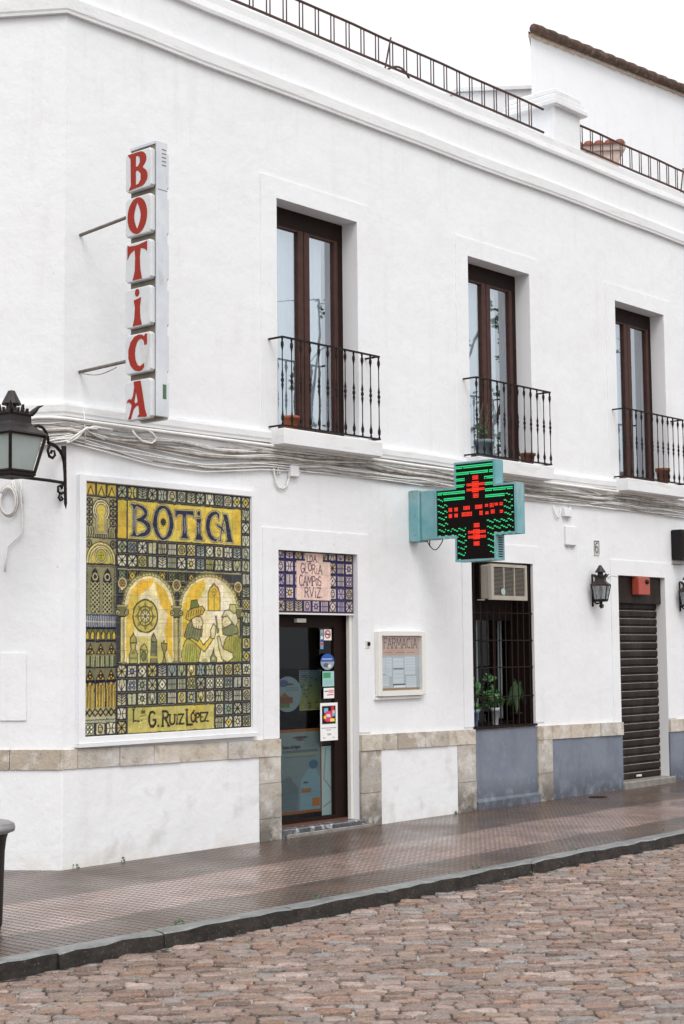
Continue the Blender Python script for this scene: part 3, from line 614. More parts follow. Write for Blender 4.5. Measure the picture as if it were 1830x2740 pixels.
# windows with balcony
def window(a, b, open_curtain):
    y = 0.18; zt, z0 = WZ1-0.0, WZ0; fw = 0.105; mid = (a+b)/2 + 0.0
    fr = MB(); fr.prism_y([(a, z0), (a, zt), (b, zt), (b, z0), (b-fw*0.72, z0), (b-fw*0.72, zt-0.17), (a+fw*0.6, zt-0.17), (a+fw*0.6, z0)], y, y+0.07)
    W = fr.build('window', 'dark_wood', BL)
    for s, (l, r_) in enumerate(((a+fw*0.6, mid-0.003), (mid+0.003, b-fw*0.72))):
        lf = MB(); st = 0.075
        l2, r2 = l+0.002, r_-0.002
        lf.prism_y([(l2, z0+0.02), (l2, zt-0.172), (r2, zt-0.172), (r2, z0+0.02)][:4], y+0.012, y+0.0121) if False else None
        z1_, z2_ = z0+0.02, zt-0.172; sl = st if s else 0.05; sr = 0.05 if s else st
        lf.bbox(l2, l2+sl, y-0.012, y+0.04, z1_, z2_, 0.006); lf.bbox(r2-sr, r2, y-0.012, y+0.04, z1_, z2_, 0.006)
        lf.box(l2+sl, r2-sr, y-0.004, y+0.038, z1_+0.001, z1_+0.07); lf.box(l2+sl, r2-sr, y-0.004, y+0.038, z2_-0.02, z2_-0.001)
        lf.build('sash', 'wood', W)
        p = MB(); p.poly([(l2+sl, y+0.02, z1_+0.07), (r2-sr, y+0.02, z1_+0.07), (r2-sr, y+0.02, z2_-0.02), (l2+sl, y+0.02, z2_-0.02)]); p.build('pane', 'glass', W)
    c = MB(); n = 60; x0, x1 = a+0.02, b-0.02-open_curtain
    pts = [(x0+(x1-x0)*k/n, y+0.085+0.016*math.sin(k*0.9)+0.008*math.sin(k*2.3+1)) for k in range(n+1)]
    for p, q in zip(pts[:-1], pts[1:]): c.poly([(p[0], p[1], z0+0.02), (q[0], q[1], z0+0.02), (q[0], q[1], zt), (p[0], p[1], zt)])
    c.build('curtain', 'curtain', W, smooth=True)
    rm = MB(); Y0, Y1 = 0.332, 2.4
    rm.poly([(a-.5,Y1,z0-.1),(b+.5,Y1,z0-.1),(b+.5,Y1,zt+.2),(a-.5,Y1,zt+.2)]); rm.poly([(a-.5,Y0,z0-.1),(a-.5,Y1,z0-.1),(a-.5,Y1,zt+.2),(a-.5,Y0,zt+.2)])
    rm.poly([(b+.5,Y0,z0-.1),(b+.5,Y1,z0-.1),(b+.5,Y1,zt+.2),(b+.5,Y0,zt+.2)]); rm.poly([(a-.5,Y0,z0-.1),(b+.5,Y0,z0-.1),(b+.5,Y1,z0-.1),(a-.5,Y1,z0-.1)]); rm.poly([(a-.5,Y0,zt+.2),(b+.5,Y0,zt+.2),(b+.5,Y1,zt+.2),(a-.5,Y1,zt+.2)])
    rm.build('room', 'interior', W)
    # balcony slab
    sl = MB(); A, B, P = a-0.12, b+0.115, 0.20
    sl.loft([[(A+.03,-P+.03,3.452),(B-.03,-P+.03,3.452),(B-.03,-0.0,3.452),(A+.03,-0.0,3.452)],[(A,-P,3.462),(B,-P,3.462),(B,-0.0,3.462),(A,-0.0,3.462)],[(A,-P,3.592),(B,-P,3.592),(B,0,3.592),(A,0,3.592)],[(A+.008,-P+.008,3.60),(B-.008,-P+.008,3.60),(B-.008,0.0,3.60),(A+.008,0.0,3.60)]])
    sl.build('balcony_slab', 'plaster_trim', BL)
    # railing
    l, r_, q = a-0.11, b+0.10, 0.165; th = 0.011; R = None
    for z in (4.415, 3.625):
        rl = MB(); z0r, z1r = z-0.007, z+0.007; P = [(l-th,0),(l-th,-q-2*th),(r_+th,-q-2*th),(r_+th,0),(r_-th,0),(r_-th,-q),(l+th,-q),(l+th,0)]
        rl.loft([[(x_, y_, z0r) for x_, y_ in P], [(x_, y_, z1r) for x_, y_ in P]])
        if R is None: R = rl.build('balcony_railing', 'iron', BL)
        else: rl.build('bottom_rail', 'iron', R)
    prof = [(0.014,0),(0.014,.02),(.009,.03),(.019,.05),(.021,.075),(.012,.10),(.008,.13),(.0062,.15),(.0062,.30),(.010,.325),(.013,.34),(.0175,.36),(.011,.38),(.020,.395),(.020,.41),(.011,.425),(.0175,.445),(.013,.465),(.010,.48),(.0062,.50),(.0062,.655),(.008,.67),(.012,.69),(.021,.715),(.019,.74),(.009,.76),(.014,.765),(.014,.79)]
    prof = [(max(.005, r__*.70), z__) for r__, z__ in prof]; m = MB(); m.smooth = True; m.lathe(prof, (l, -q-th, 3.625), 8); b0 = m.build('baluster', 'iron', R)
    nb = 11
    for k in range(1, nb+1):
        c_ = b0.copy(); COL.objects.link(c_); c_.parent = R; c_.location = ((r_-l)*k/nb, 0, 0)
for (a, b), oc in zip(WIN, (0.20, 0.26, 0.34, 0.2)): window(a, b, oc)

# rooftop railing (part of the building) -------------------------------------------------
def roof_rail(x0, x1, braces):
    y = 0.10; rl = MB(); rl.smooth = True
    n = 14
    rl.tube([(x0+(x1-x0)*k/n, y, 7.748+0.004*math.sin(k*2.1)) for k in range(n+1)], 0.0135, 8); rl.tube([(x0+(x1-x0)*k/n, y, 7.478+0.003*math.sin(k*1.7)) for k in range(n+1)], 0.0135, 8)
    R = rl.build('roof_railing', 'rust_iron', BL)
    m = MB(); m.smooth = True; m.tube([(x0+0.1, y, 7.465), (x0+0.1, y, 7.735)], 0.0068, 6); m.tube([(x0+0.146, y, 7.465), (x0+0.146, y, 7.735)], 0.0068, 6); p0 = m.build('picket_pair', 'rust_iron', R)
    x = 0.222
    while x0+0.15+x < x1-0.05:
        c_ = p0.copy(); COL.objects.link(c_); c_.parent = R; c_.location = (x, 0, 0); x += 0.222
    for bx in braces:
        m = MB(); m.smooth = True
        m.tube([(bx+0.12, y-0.02, 7.775), (bx+0.06, y-0.03, 7.60), (bx, y-0.04, 7.42), (bx, y-0.05, 7.38)], 0.009, 6)
        m.tube([(bx+0.02+0.26*k/8, y-0.02-0.10*math.sin(math.pi*k/16), 7.40+0.075*math.sin(math.pi*k/8)-0.03*k/8) for k in range(9)], 0.011, 6); m.build('brace', 'rust_iron', R)
roof_rail(0.3, 6.90, [4.05, 1.2]); roof_rail(7.56, 14.0, [9.93])
# roof pillar
mb = MB(); a, b, d = 6.97, 7.495, 0.62
mb.box(a, b, -0.004, d, 7.30, 7.775); PIL = mb.build('roof_pillar', 'plaster', BL)
mb = MB()
for z0_, z1_, p in ((7.775, 7.845, 0.075), (7.849, 7.915, 0.045), (7.919, 7.985, 0.02), (7.985, 8.01, -0.05)):
    mb.bbox(a-p, b+p, -p, d+p, z0_, z1_, 0.012)
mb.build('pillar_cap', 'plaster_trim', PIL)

# ------------------------------------------------------------------ doorway of the shop
def room(a, b, z0, z1, y1, name, m='interior'):
    rm = MB(); Y0 = 0.334
    rm.poly([(a,y1,z0),(b,y1,z0),(b,y1,z1),(a,y1,z1)]); rm.poly([(a,Y0,z0),(a,y1,z0),(a,y1,z1),(a,Y0,z1)]); rm.poly([(b,Y0,z0),(b,y1,z0),(b,y1,z1),(b,Y0,z1)]); rm.poly([(a,Y0,z1),(b,Y0,z1),(b,y1,z1),(a,y1,z1)])
    rm.poly([(a,Y0,z0),(b,Y0,z0),(b,y1,z0),(a,y1,z0)])
    return rm.build(name, m, BL)
room(2.2, 4.9, 0.1, 2.9, 2.6, 'shop_room')
mb = MB(); mb.box(2.40, 3.46, 0.10, 2.5, 0.0, 0.104); mb.build('shop_floor', 'shop_floor', BL)
mb = MB(); mb.bbox(2.405, 3.52, -0.035, 0.10, -0.1, 0.085, 0.01); mb.build('door_step', 'marble', BL)
mb = MB(); mb.bbox(2.44, 3.60, -0.06, -0.037, -0.1, 0.045, 0.008); mb.build('door_step_edge', 'threshold', BL)
# shop door
DY = 0.14
dr = MB(); z0, z1 = 0.106, 1.985
XR = onw(928, 1900, DY)[0]; XL = 2.397
XF = onw(895, 1900, DY)[0]
dr.box(XF, XR-0.001, DY, DY+0.05, z0, z1); dr.box(XL, XF, DY, DY+0.05, z1-0.13, z1)
dr.box(XL, XF, DY, DY+0.05, z0, z0+0.03)
xs_ = onw(862, 1900, DY)[0]
DR = dr.build('shop_door', 'dark_wood', BL)
p = MB(); p.poly([(XL, DY+0.02, z0+0.03), (XF, DY+0.02, z0+0.03), (XF, DY+0.02, z1-0.13), (XL, DY+0.02, z1-0.13)]); p.build('pane', 'door_glass', DR)
gd = MB(); xa_, xb_ = XR, 3.462
gd.box(xa_, xa_+0.035, 0.10, 0.15, 0.09, 1.975); gd.box(xb_-0.04, xb_-0.002, 0.062, 0.10, 0.09, 1.975); gd.build('shutter_guide', 'white_paint', DR)
gd = MB(); gd.box(xa_+0.036, xb_-0.003, 0.106, 0.15, 0.09, 1.975); gd.build('guide_groove', 'bin', DR)
# things stuck to the door
def zd(x, y): return onw(735+x/3.67, 1620+y/3.67, DY-0.004)
def sheet_on(name, x0, y0, x1, y1, paint, label, px=0.004, ydep=DY-0.004, cat='poster', bg=(235, 235, 235), dim=1.0, clip=None):
    A = onw(735+x0/3.67, 1620+y1/3.67, ydep); B = onw(735+x1/3.67, 1620+y0/3.67, ydep)
    w_, h_ = B[0]-A[0], B[1]-A[1]; c = Canvas(w_, h_, px, bg); paint(c, w_, h_); c.A *= dim; c.clip = clip; c.grain(0.04)  # dim paints the shop's interior shade into the printed colours
    o = c.build(name, 'print', (A[0], ydep, A[1]), (1, 0, 0), (0, 0, 1), None); tag(o, label, cat); return o
def p_nosmoke(c, w, h):
    c.ring(w/2, h*.55, w*.36, h*.33, 0.012, (190, 60, 50)); c.line([(w*.22, h*.78), (w*.78, h*.3)], 0.010, (190, 60, 50)); c.line([(w*.25, h*.55), (w*.78, h*.55)], 0.012, (30, 30, 30))
sheet_on('sticker', 483, 235, 556, 342, p_nosmoke, 'small square no smoking sticker high on the shop door', 0.003, cat='sticker')
def p_strip(c, w, h):
    for k, cc in enumerate([(90,150,190),(200,60,60),(60,70,160),(230,230,230),(80,160,150),(190,170,200)]): c.rect(w*.1, h*(k+.12)/6, w*.9, h*(k+.86)/6, cc)
sheet_on('sticker_strip', 449, 236, 476, 428, p_strip, 'narrow vertical strip of small coloured card stickers on the door glass', 0.003, cat='sticker', bg=(150, 170, 190))
def p_dome(c, w, h):
    c.rect(0, 0, w, h, (18, 18, 20)); c.disc(w/2, h*.5, w*.5, h*.5, (150, 165, 180)); c.rect(0, h*.5, w, h, (18, 18, 20)); c.disc(w/2, h*.52, w*.5, h*.46, (50, 85, 165))
    c.rect(0, 0, w, h*.5, (18, 18, 20)); c.disc(w/2, h*.48, w*.48, h*.46, (150, 160, 172)); 
    c.rect(0, h*.5, w, h, (18, 18, 20)); c.poly([(w*.02, h*.52)]+[(w/2+w*.48*math.cos(t), h*.52+h*.42*math.sin(t)) for t in np.linspace(math.pi, 0, 14)], (55, 90, 170)); c.line([(w*.15, h*.64), (w*.8, h*.64)], 0.012, (160, 180, 215))
    c.disc(w*.4, h*.3, w*.2, h*.12, (90, 100, 115)); c.disc(w*.65, h*.25, w*.12, h*.1, (205, 210, 215))
sheet_on('round_sticker', 449, 462, 586, 641, p_dome, 'round blue and grey sticker at mid height of the door glass', 0.003, cat='sticker', clip=(.5, .49, .5, .46))
def p_green(c, w, h):
    c.rect(w*.06, h*.55, w*.7, h*.92, (70, 150, 105)); [c.line([(w*.12, h*y), (w*.85, h*y)], 0.004, (110, 160, 160)) for y in (.42, .33, .24, .15)]
sheet_on('notice_sheet', 470, 645, 582, 797, p_green, 'pale green notice with a darker green block on the shop door', cat='notice', bg=(160, 198, 196))
def p_small(c, w, h):
    c.line([(w*.1, h*.68), (w*.45, h*.68)], 0.010, (90, 90, 90)); c.line([(w*.55, h*.72), (w*.9, h*.72)], 0.02, (225, 150, 155)); c.line([(w*.35, h*.32), (w*.9, h*.35)], 0.010, (200, 70, 80)); c.line([(w*.5, h*.55), (w*.9, h*.55)], 0.012, (230, 160, 165))
sheet_on('notice_sheet', 481, 808, 583, 914, p_small, 'small white notice with pink and red lines on the shop door', cat='notice')
def p_poster(c, w, h):
    c.rect(w*.10, h*.44, w*.88, h*.92, (22, 14, 16))
    for x, y, a, b, cc in [(.25,.52,.7,.72,(214,50,90)),(.22,.74,.45,.86,(120,180,215)),(.2,.58,.34,.66,(235,205,60)),(.62,.70,.80,.90,(205,45,60)),(.68,.64,.84,.80,(130,170,215)),(.4,.62,.6,.74,(190,215,230)),(.56,.50,.82,.58,(240,215,90)),(.3,.66,.6,.78,(225,70,110)),(.36,.64,.56,.70,(200,225,235)),(.72,.72,.82,.78,(235,200,70)),(.35,.50,.52,.60,(220,60,110))]:
        c.rect(w*x, h*y, w*a, h*b, cc)
    for y, a, b in ((.335,.08,.9),(.28,.35,.6),(.18,.4,.6),(.15,.42,.6),(.08,.15,.28),(.08,.7,.8)): c.line([(w*a, h*y), (w*b, h*y)], 0.006, (120, 120, 125))
sheet_on('poster', 449, 952, 617, 1333, p_poster, 'tall white poster with a black square of coloured blocks on the door', 0.004)
def p_round(c, w, h):
    c.rect(0, 0, w, h, (14, 12, 12)); c.disc(w*.42, h*.5, w*.56, h*.49, (105, 122, 128)); c.disc(w*.25, h*.8, w*.2, h*.1, (60, 70, 110)); c.rect(w*.05, h*.25, w*.62, h*.42, (98, 58, 40)); c.poly([(w*.1,h*.42),(w*.3,h*.55),(w*.5,h*.42)], (110, 70, 45)); c.rect(w*.1, h*.13, w*.5, h*.25, (78, 88, 45))
    c.disc(w*.5, h*.77, w*.18, h*.03, (70, 60, 50)); [c.line([(w*.35, h*y), (w*.85, h*y)], 0.005, (75, 88, 95)) for y in (.68, .64, .6)]
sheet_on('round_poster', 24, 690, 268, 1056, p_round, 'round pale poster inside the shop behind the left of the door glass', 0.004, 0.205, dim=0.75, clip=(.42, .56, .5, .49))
def p_shelf(c, w, h):
    for k in range(40):
        t = k/40; cc = tuple(int((1-t)*a+t*b) for a, b in zip((110, 110, 22), (38, 70, 88))); c.rect(0, h*t, w, h*(t+.03), cc)
    r = random.Random(4)
    for _ in range(26): x, y = r.random(), r.random(); c.rect(w*x*.9, h*y*.9, w*(x*.9+.12), h*(y*.9+.05), r.choice([(40,60,70),(125,130,50),(22,38,48),(70,95,105),(60,50,20)]), .7)
sheet_on('shop_panel', 244, 634, 452, 1032, p_shelf, 'blue to yellow display panel inside the shop behind the glass', 0.006, 0.26, cat='display', dim=0.75)
def p_big(c, w, h):
    for k in range(30):
        t = k/30; cc = tuple(int((1-t)*a+t*b) for a, b in zip((95, 116, 122), (112, 124, 126))); c.rect(0, h*t, w, h*(t+.05), cc)
    c.text('Textura ultraligera', w*.09, h*.775, h*.036, 0.0075, (38, 42, 48), .60, .24)
    for y in (.745, .73): c.line([(w*.1, h*y), (w*.9, h*y)], 0.008, (70, 80, 88))
    c.line([(w*.2, h*.70), (w*.9, h*.70)], 0.006, (150, 140, 80)); c.line([(w*.15, h*.67), (w*.85, h*.67)], 0.006, (75, 85, 92))
    c.disc(w*.5, h*.90, w*.17, h*.016, (56, 56, 62)); c.disc(w*.5, h*.872, w*.1, h*.012, (105, 50, 50))
    c.poly([(w*.48,h*.03),(w*.95,h*.03),(w*.97,h*.38),(w*.84,h*.52),(w*.66,h*.52),(w*.5,h*.38)], (108, 138, 150)); c.disc(w*.80, h*.57, w*.11, h*.055, (50, 85, 112)); c.ring(w*.80, h*.57, w*.11, h*.055, .008, (85,115,135))
    c.rect(w*.52, h*.24, w*.74, h*.29, (138, 88, 38)); c.rect(w*.76, h*.07, w*.94, h*.17, (150, 92, 36)); c.disc(w*.62, h*.36, w*.06, h*.012, (60, 60, 66)); c.poly([(0,0),(w*.42,0),(w*.45,h*.3),(w*.25,h*.45),(0,h*.4)], (70, 84, 92), .6)
    c.frame(0.012, 0.012, w-0.012, h-0.012, 0.028, (128, 76, 26))
sheet_on('shop_panel', 36, 1200, 462, 2070, p_big, 'large framed cosmetics poster in an orange edge inside the door', 0.004, 0.195, dim=0.72)
def p_pale(c, w, h):
    c.rect(0, 0, w, h, (140, 160, 160)); c.rect(w*.75, 0, w, h, (88, 100, 100), .6); c.line([(w*.3, h*.98), (w*.15, h*.55), (w*.6, h*.42), (w*.75, h*.35), (w*.7, h*.24), (w*.1, h*.16)], 0.007, (60, 60, 60))  # whitish reflection of the door glass put into the panel colour
sheet_on('shop_panel', 465, 1375, 598, 2095, p_pale, 'pale reflection on the lower door glass painted as a panel, with a dangling wire', 0.005, 0.19, cat='display')
mb = MB(); mb.box(2.39+0.36, 2.39+0.48, 0.10, 0.138, 1.90, 1.935)
tag(mb.build('door_sensor', 'white_plastic'), 'small pale door sensor under the lettered tile sign', 'sensor')

# ------------------------------------------------------------------ small-tile painter shared by the mural and the door sign
def small_tile(c, x, y, w, h, rnd, pal):
    line = pal['line']; bgc = rnd.choice(pal['bg']); b = min(w, h)*0.13; t = min(w, h)*0.10
    c.rect(x, y, x+w, y+h, line); x0, y0, x1, y1 = x+b, y+b, x+w-b, y+h-b; c.rect(x0, y0, x1, y1, bgc)
    mx, my, rx, ry = (x0+x1)/2, (y0+y1)/2, (x1-x0)/2, (y1-y0)/2; k = rnd.randrange(11); a2 = rnd.choice(pal['alt'])
    ln = lambda pts, q=1.0: c.line(pts, t*q, line)
    if k == 0: ln([(x0,y0),(x1,y1)]); ln([(x0,y1),(x1,y0)]); ln([(mx,y0),(mx,y1)], .7); ln([(x0,my),(x1,my)], .7)
    elif k == 1: c.disc(mx, my, rx*.5, ry*.5, a2); c.ring(mx, my, rx*.5, ry*.5, t*.8, line); [ln([(mx+rx*.55*math.cos(q), my+ry*.55*math.sin(q)), (mx+rx*math.cos(q), my+ry*math.sin(q))], .7) for q in np.arange(0, 6.2, .785)]
    elif k == 2: [ln([(x0, my+ry*s), (mx, my+ry*(s-.55)), (x1, my+ry*s)], .8) for s in (-.2, .3, .8, 1.2)]; ln([(mx,y0),(mx,y1)], .7)
    elif k == 3: c.poly([(mx,y1),(x1,my),(mx,y0),(x0,my)], a2); ln([(mx,y1),(x1,my),(mx,y0),(x0,my),(mx,y1)], .9); c.disc(mx, my, rx*.25, ry*.25, line)
    elif k == 4: [c.poly([(mx,my),(mx+rx*.45*s-ry*.1,my+ry*.5*u),(mx+rx*s*.95,my+ry*u*.95)], line) for s in (-1,1) for u in (-1,1)]; ln([(mx,y0),(mx,y1)],.8)
    elif k == 5: c.disc(mx, my, rx*.55, ry*.78, pal['face']); c.ring(mx, my, rx*.55, ry*.78, t*.8, line); ln([(mx,my-ry*.3),(mx,my+ry*.2)],.5); ln([(mx-rx*.3,my+ry*.3),(mx-rx*.1,my+ry*.3)],.6); ln([(mx+rx*.3,my+ry*.3),(mx+rx*.1,my+ry*.3)],.6); ln([(mx-rx*.2,my-ry*.45),(mx+rx*.2,my-ry*.45)],.6)
    elif k == 6: [ln([(x0+(x1-x0)*q, y0), (x0+(x1-x0)*q, y1)], .8) for q in (.2,.4,.6,.8)]; ln([(x0,my),(x1,my)],.6)
    elif k == 7: [c.disc(mx+rx*.45*s, my+ry*.45*u, rx*.33, ry*.33, a2) for s in (-1,1) for u in (-1,1)]; [c.ring(mx+rx*.45*s, my+ry*.45*u, rx*.36, ry*.36, t*.6, line) for s in (-1,1) for u in (-1,1)]
    elif k == 8: [ln([(mx, y0), (mx+rx*.75*s, my+ry*.1), (mx+rx*.45*s, y1)], .8) for s in (-1,1)]; c.disc(mx, my+ry*.4, rx*.3, ry*.35, a2); ln([(mx,y0),(mx,my)],.9)
    elif k == 9: ln(arc(x0-rx*.1, my, rx*.85, ry*1.1, -80, 80), .8); ln(arc(x1+rx*.1, my, rx*.85, ry*1.1, 100, 260), .8); ln([(x0,my),(x1,my)],.6)
    else: c.ring(mx, my, rx*.8, ry*.8, t*.7, line); [ln([(mx,my),(mx+rx*.8*math.cos(q),my+ry*.8*math.sin(q))],.7) for q in np.arange(.39, 6.5, .785)]; c.disc(mx,my,rx*.2,ry*.2,a2)

NAVY = (20, 20, 44); OL = (122, 122, 62); CR = (206, 196, 138); YE = (205, 172, 62); DK = (44, 42, 40)
PAL1 = dict(line=NAVY, bg=[(190,188,150),(168,172,142),(208,204,176),(182,184,150),(150,160,148),(192,182,116),(172,176,158),(200,198,180)], alt=[(190,170,70),(120,136,96),(215,212,190),(110,124,150)], face=(205,195,150))
def mural():
    x0, x1, z0, z1 = MUR; W, H = x1-x0, z1-z0; c = Canvas(W, H, 0.0046, (170, 165, 100)); cw, rh = W/17, H/18
    U = lambda u: u*cw
    Vv = lambda v: H - v*rh
    R = random.Random(21)
    T = lambda i, j: small_tile(c, i*cw, H-(j+1)*rh, cw, rh, R, PAL1)
    for i in range(17): T(i, 0)
    for j in range(1, 18): T(16, j)
    for j in (4, 5, 13, 14, 15):
        for i in range(3, 16): T(i, j)
    for j in (16, 17):
        for i in (3, 13, 14, 15): T(i, j)
    for i in range(3): T(i, 17)
    L = lambda pts, w_, col=NAVY: c.line([(U(a), Vv(b)) for a, b in pts], w_, col)
    P = lambda pts, col, a=1.0: c.poly([(U(x), Vv(y)) for x, y in pts], col, a)
    Rc = lambda a, b, d, e, col, al=1.0: c.rect(U(a), Vv(e), U(d), Vv(b), col, al)
    D = lambda a, b, rx, ry, col: c.disc(U(a), Vv(b), rx*cw, ry*rh, col)
    Rg = lambda a, b, rx, ry, w_, col=NAVY: c.ring(U(a), Vv(b), rx*cw, ry*rh, w_, col)
    AR = lambda a, b, rx, ry, t0, t1, n=16: [(a+rx*math.cos(math.radians(t0+(t1-t0)*k/n)), b-ry*math.sin(math.radians(t0+(t1-t0)*k/n))) for k in range(n+1)]
    # left border ------------------------------------------------------------
    for i in range(3): Rc(i+.1, .1, i+.9, .95, (190,165,70)); P([(i+.15,.92),(i+.5,.2),(i+.85,.92)], NAVY); P([(i+.28,.88),(i+.5,.38),(i+.72,.88)], (200,180,90))
    Rc(0, 1, 3, 4, (158,152,110))
    for i in (0, 2.25):
        for v in (1.15, 1.85, 2.55): Rg(i+.38, v+.3, .3, .28, .009); L([(i+.05,v),(i+.7,v+.62)], .009); L([(i+.05,v+.62),(i+.7,v)], .009); L([(i+.38,v),(i+.38,v+.62)], .008)
    for k in range(14): L([(.12+k*.21, 3.25), (.12+k*.21, 3.95)], .010)
    for q, cc in ((.86, NAVY), (.76, (215,205,160)), (.66, NAVY), (.58, (215,205,160)), (.48, NAVY), (.42, (205,185,90))):
        D(1.5, 2.0, q*1.02, q, cc); P([(1.5-q*.62,2.1),(1.5+q*.62,2.1),(1.5+q*.72,3.22+q*.6),(1.5-q*.72,3.22+q*.6)], cc)
    L([(0,1),(3,1)], .014); L([(0,4),(3,4)], .016)
    Rc(0, 4.02, 3, 6, (150,144,104))
    for q, cc in ((1.42, NAVY), (1.34, (206,190,120)), (1.18, NAVY), (1.10, (206,196,140)), (.98, NAVY), (.92, (196,178,92))):
        P([(1.5-q,5.9)]+AR(1.5, 5.6, q, q*.98, 180, 0)+[(1.5+q,5.9)], cc)
    for q, cc in ((.60, NAVY), (.55, (215,205,160)), (.47, NAVY), (.42, (178,168,70))): D(1.5, 5.2, q, q, cc)
    D(1.5,5.2,.08,.08,NAVY); [D(1.5+.2*math.cos(t),5.2+.2*math.sin(t),.05,.05,NAVY) for t in (0,1.57,3.14,4.71)]
    for x in (.35, 2.65): Rg(x, 4.4, .28, .28, .008); [L([(x,4.4),(x+.28*math.cos(t),4.4+.28*math.sin(t))], .006) for t in np.arange(0,6.2,.785)]
    Rc(0, 5.85, 3, 9.45, (128,126,96)); L([(0,5.86),(3,5.86)], .014); L([(0,6.02),(3,6.02)], .006)
    for a in (.08, 2.72): L([(a+.12*(k % 2), 6.1+k*.12) for k in range(28)], .006)
    for cx in (.95, 2.1):
        P([(cx-.42,9.35)]+[(cx-.42,6.9),(cx-.25,6.4),(cx,6.1),(cx+.25,6.4),(cx+.42,6.9)]+[(cx+.42,9.35)], NAVY)
        Rg(cx, 6.75, .22, .22, .008, (190,185,130))
        for k in range(7):
            v = 7.15+k*.32
            for s in (-1, 1): L([(cx+s*.03,v),(cx+s*.36,v+.28)], .0075, (180,178,130)); L([(cx+s*.36,v),(cx+s*.03,v+.28)], .0075, (180,178,130))
    Rc(0, 9.42, 3, 10.38, (58,62,98)); [L([(.1+k*.165, 9.55),(.1+k*.165,10.3)], .0065, (182,186,180)) for k in range(18)]; L([(0,9.95),(3,9.95)], .006, (182,186,170))
    Rc(0, 10.4, 3, 11.25, (108,108,66)); L([(0,10.4),(3,10.4)], .02)
    for k in range(6): x = .25+k*.5; P([(x-.2,11.2),(x-.2,10.8),(x,10.48),(x+.2,10.8),(x+.2,11.2)], NAVY); P([(x-.12,11.15),(x-.12,10.85),(x,10.62),(x+.12,10.85),(x+.12,11.15)], (196,176,70))
    for v in (11.3, 13.15):
        Rc(0, v, 3, v+1.0, (112,108,78)); L([(0,v),(3,v)], .018)
        for k in range(3): x = .5+k; P([(x-.46,v+.96),(x,v+.12),(x+.46,v+.96)], NAVY); P([(x-.3,v+.88),(x,v+.34),(x+.3,v+.88)], (200,168,56)); Rg(x, v+.68, .12, .13, .012)
    Rc(0, 12.32, 3, 13.13, (96,104,66)); [L([(.08+k*.15, 12.38),(.08+k*.15,13.08)], .007, (178,178,140) if k % 3 else NAVY) for k in range(20)]
    Rc(0, 14.2, 3, 16.0, (204,178,88)); L([(0,14.18),(3,14.18)], .022)
    for k in range(3):
        L([(k+.0,14.2),(k+.0,16)], .018)
        for s in (.22,.32,.52,.62,.8): L([(k+s,14.42),(k+s,15.95)], .007)
        L([(k+.42+.06*(q % 2), 14.45+q*.1) for q in range(16)], .005, (150,110,50)); Rg(k+.28,14.32,.07,.07,.006); Rg(k+.72,14.32,.07,.07,.006)
    Rc(0, 16.0, 3, 16.65, (168,160,110)); [ (L([(k*.5,16.08),(k*.5+.5,16.6)], .012), L([(k*.5,16.6),(k*.5+.5,16.08)], .012)) for k in range(6)]
    Rc(0, 16.66, 3, 17.05, (176,176,150)); [L([(.1+k*.17,16.86+.05*(k % 2)),(.2+k*.17,16.84)], .008) for k in range(17)]
    L([(3,0),(3,18)], .022)
    # title box --------------------------------------------------------------
    Rc(3, 1, 16, 4, NAVY); Rc(3.1, 1.12, 3.92, 3.88, (206,176,70)); Rc(4.07, 1.12, 15.93, 3.88, (214,194,88))
    for k in range(40): Rc(4.07+R.random()*11, 1.12+R.random()*2.3, 4.07+R.random()*11+.8, 1.6+R.random()*2.2, (214,176,66), .10)
    Rc(15.2, 1.12, 15.93, 3.88, (214,168,52), .5)
    def big(polys, holes=[]):
        polys = [[(4.3+(x-4.6)*.965, 2.5+(y-2.45)*1.02) for x, y in q] for q in polys]
        for g_, cc in ((.13, NAVY), (.075, (196,190,150)), (.0, (44,44,68))):
            for q in polys: 
                if g_: L(q+[q[0]], g_*2*cw*.8, cc)
                P(q, cc)
        for q in polys:
            for k in range(3): pass
    BX = [(4.75,1.55),(5.05,3.45)]
    def stem(x, wd, t=1.50, b=3.48, fl=.12): return [(x-wd-fl,t),(x+wd+fl,t),(x+wd*.8,t+.25),(x+wd*.8,b-.25),(x+wd+fl,b),(x-wd-fl,b),(x-wd*.8,b-.25),(x-wd*.8,t+.25)]
    def band(path, w0, w1):
        n = len(path); l, r_ = [], []
        for k, (x, y) in enumerate(path):
            a, b = path[max(k-1,0)], path[min(k+1,n-1)]; dx, dy = b[0]-a[0], b[1]-a[1]; q = math.hypot(dx, dy) or 1; wd = w0+(w1-w0)*math.sin(math.pi*k/(n-1)); l.append((x-dy/q*wd, y+dx/q*wd)); r_.append((x+dy/q*wd, y-dx/q*wd))
        return l+r_[::-1]
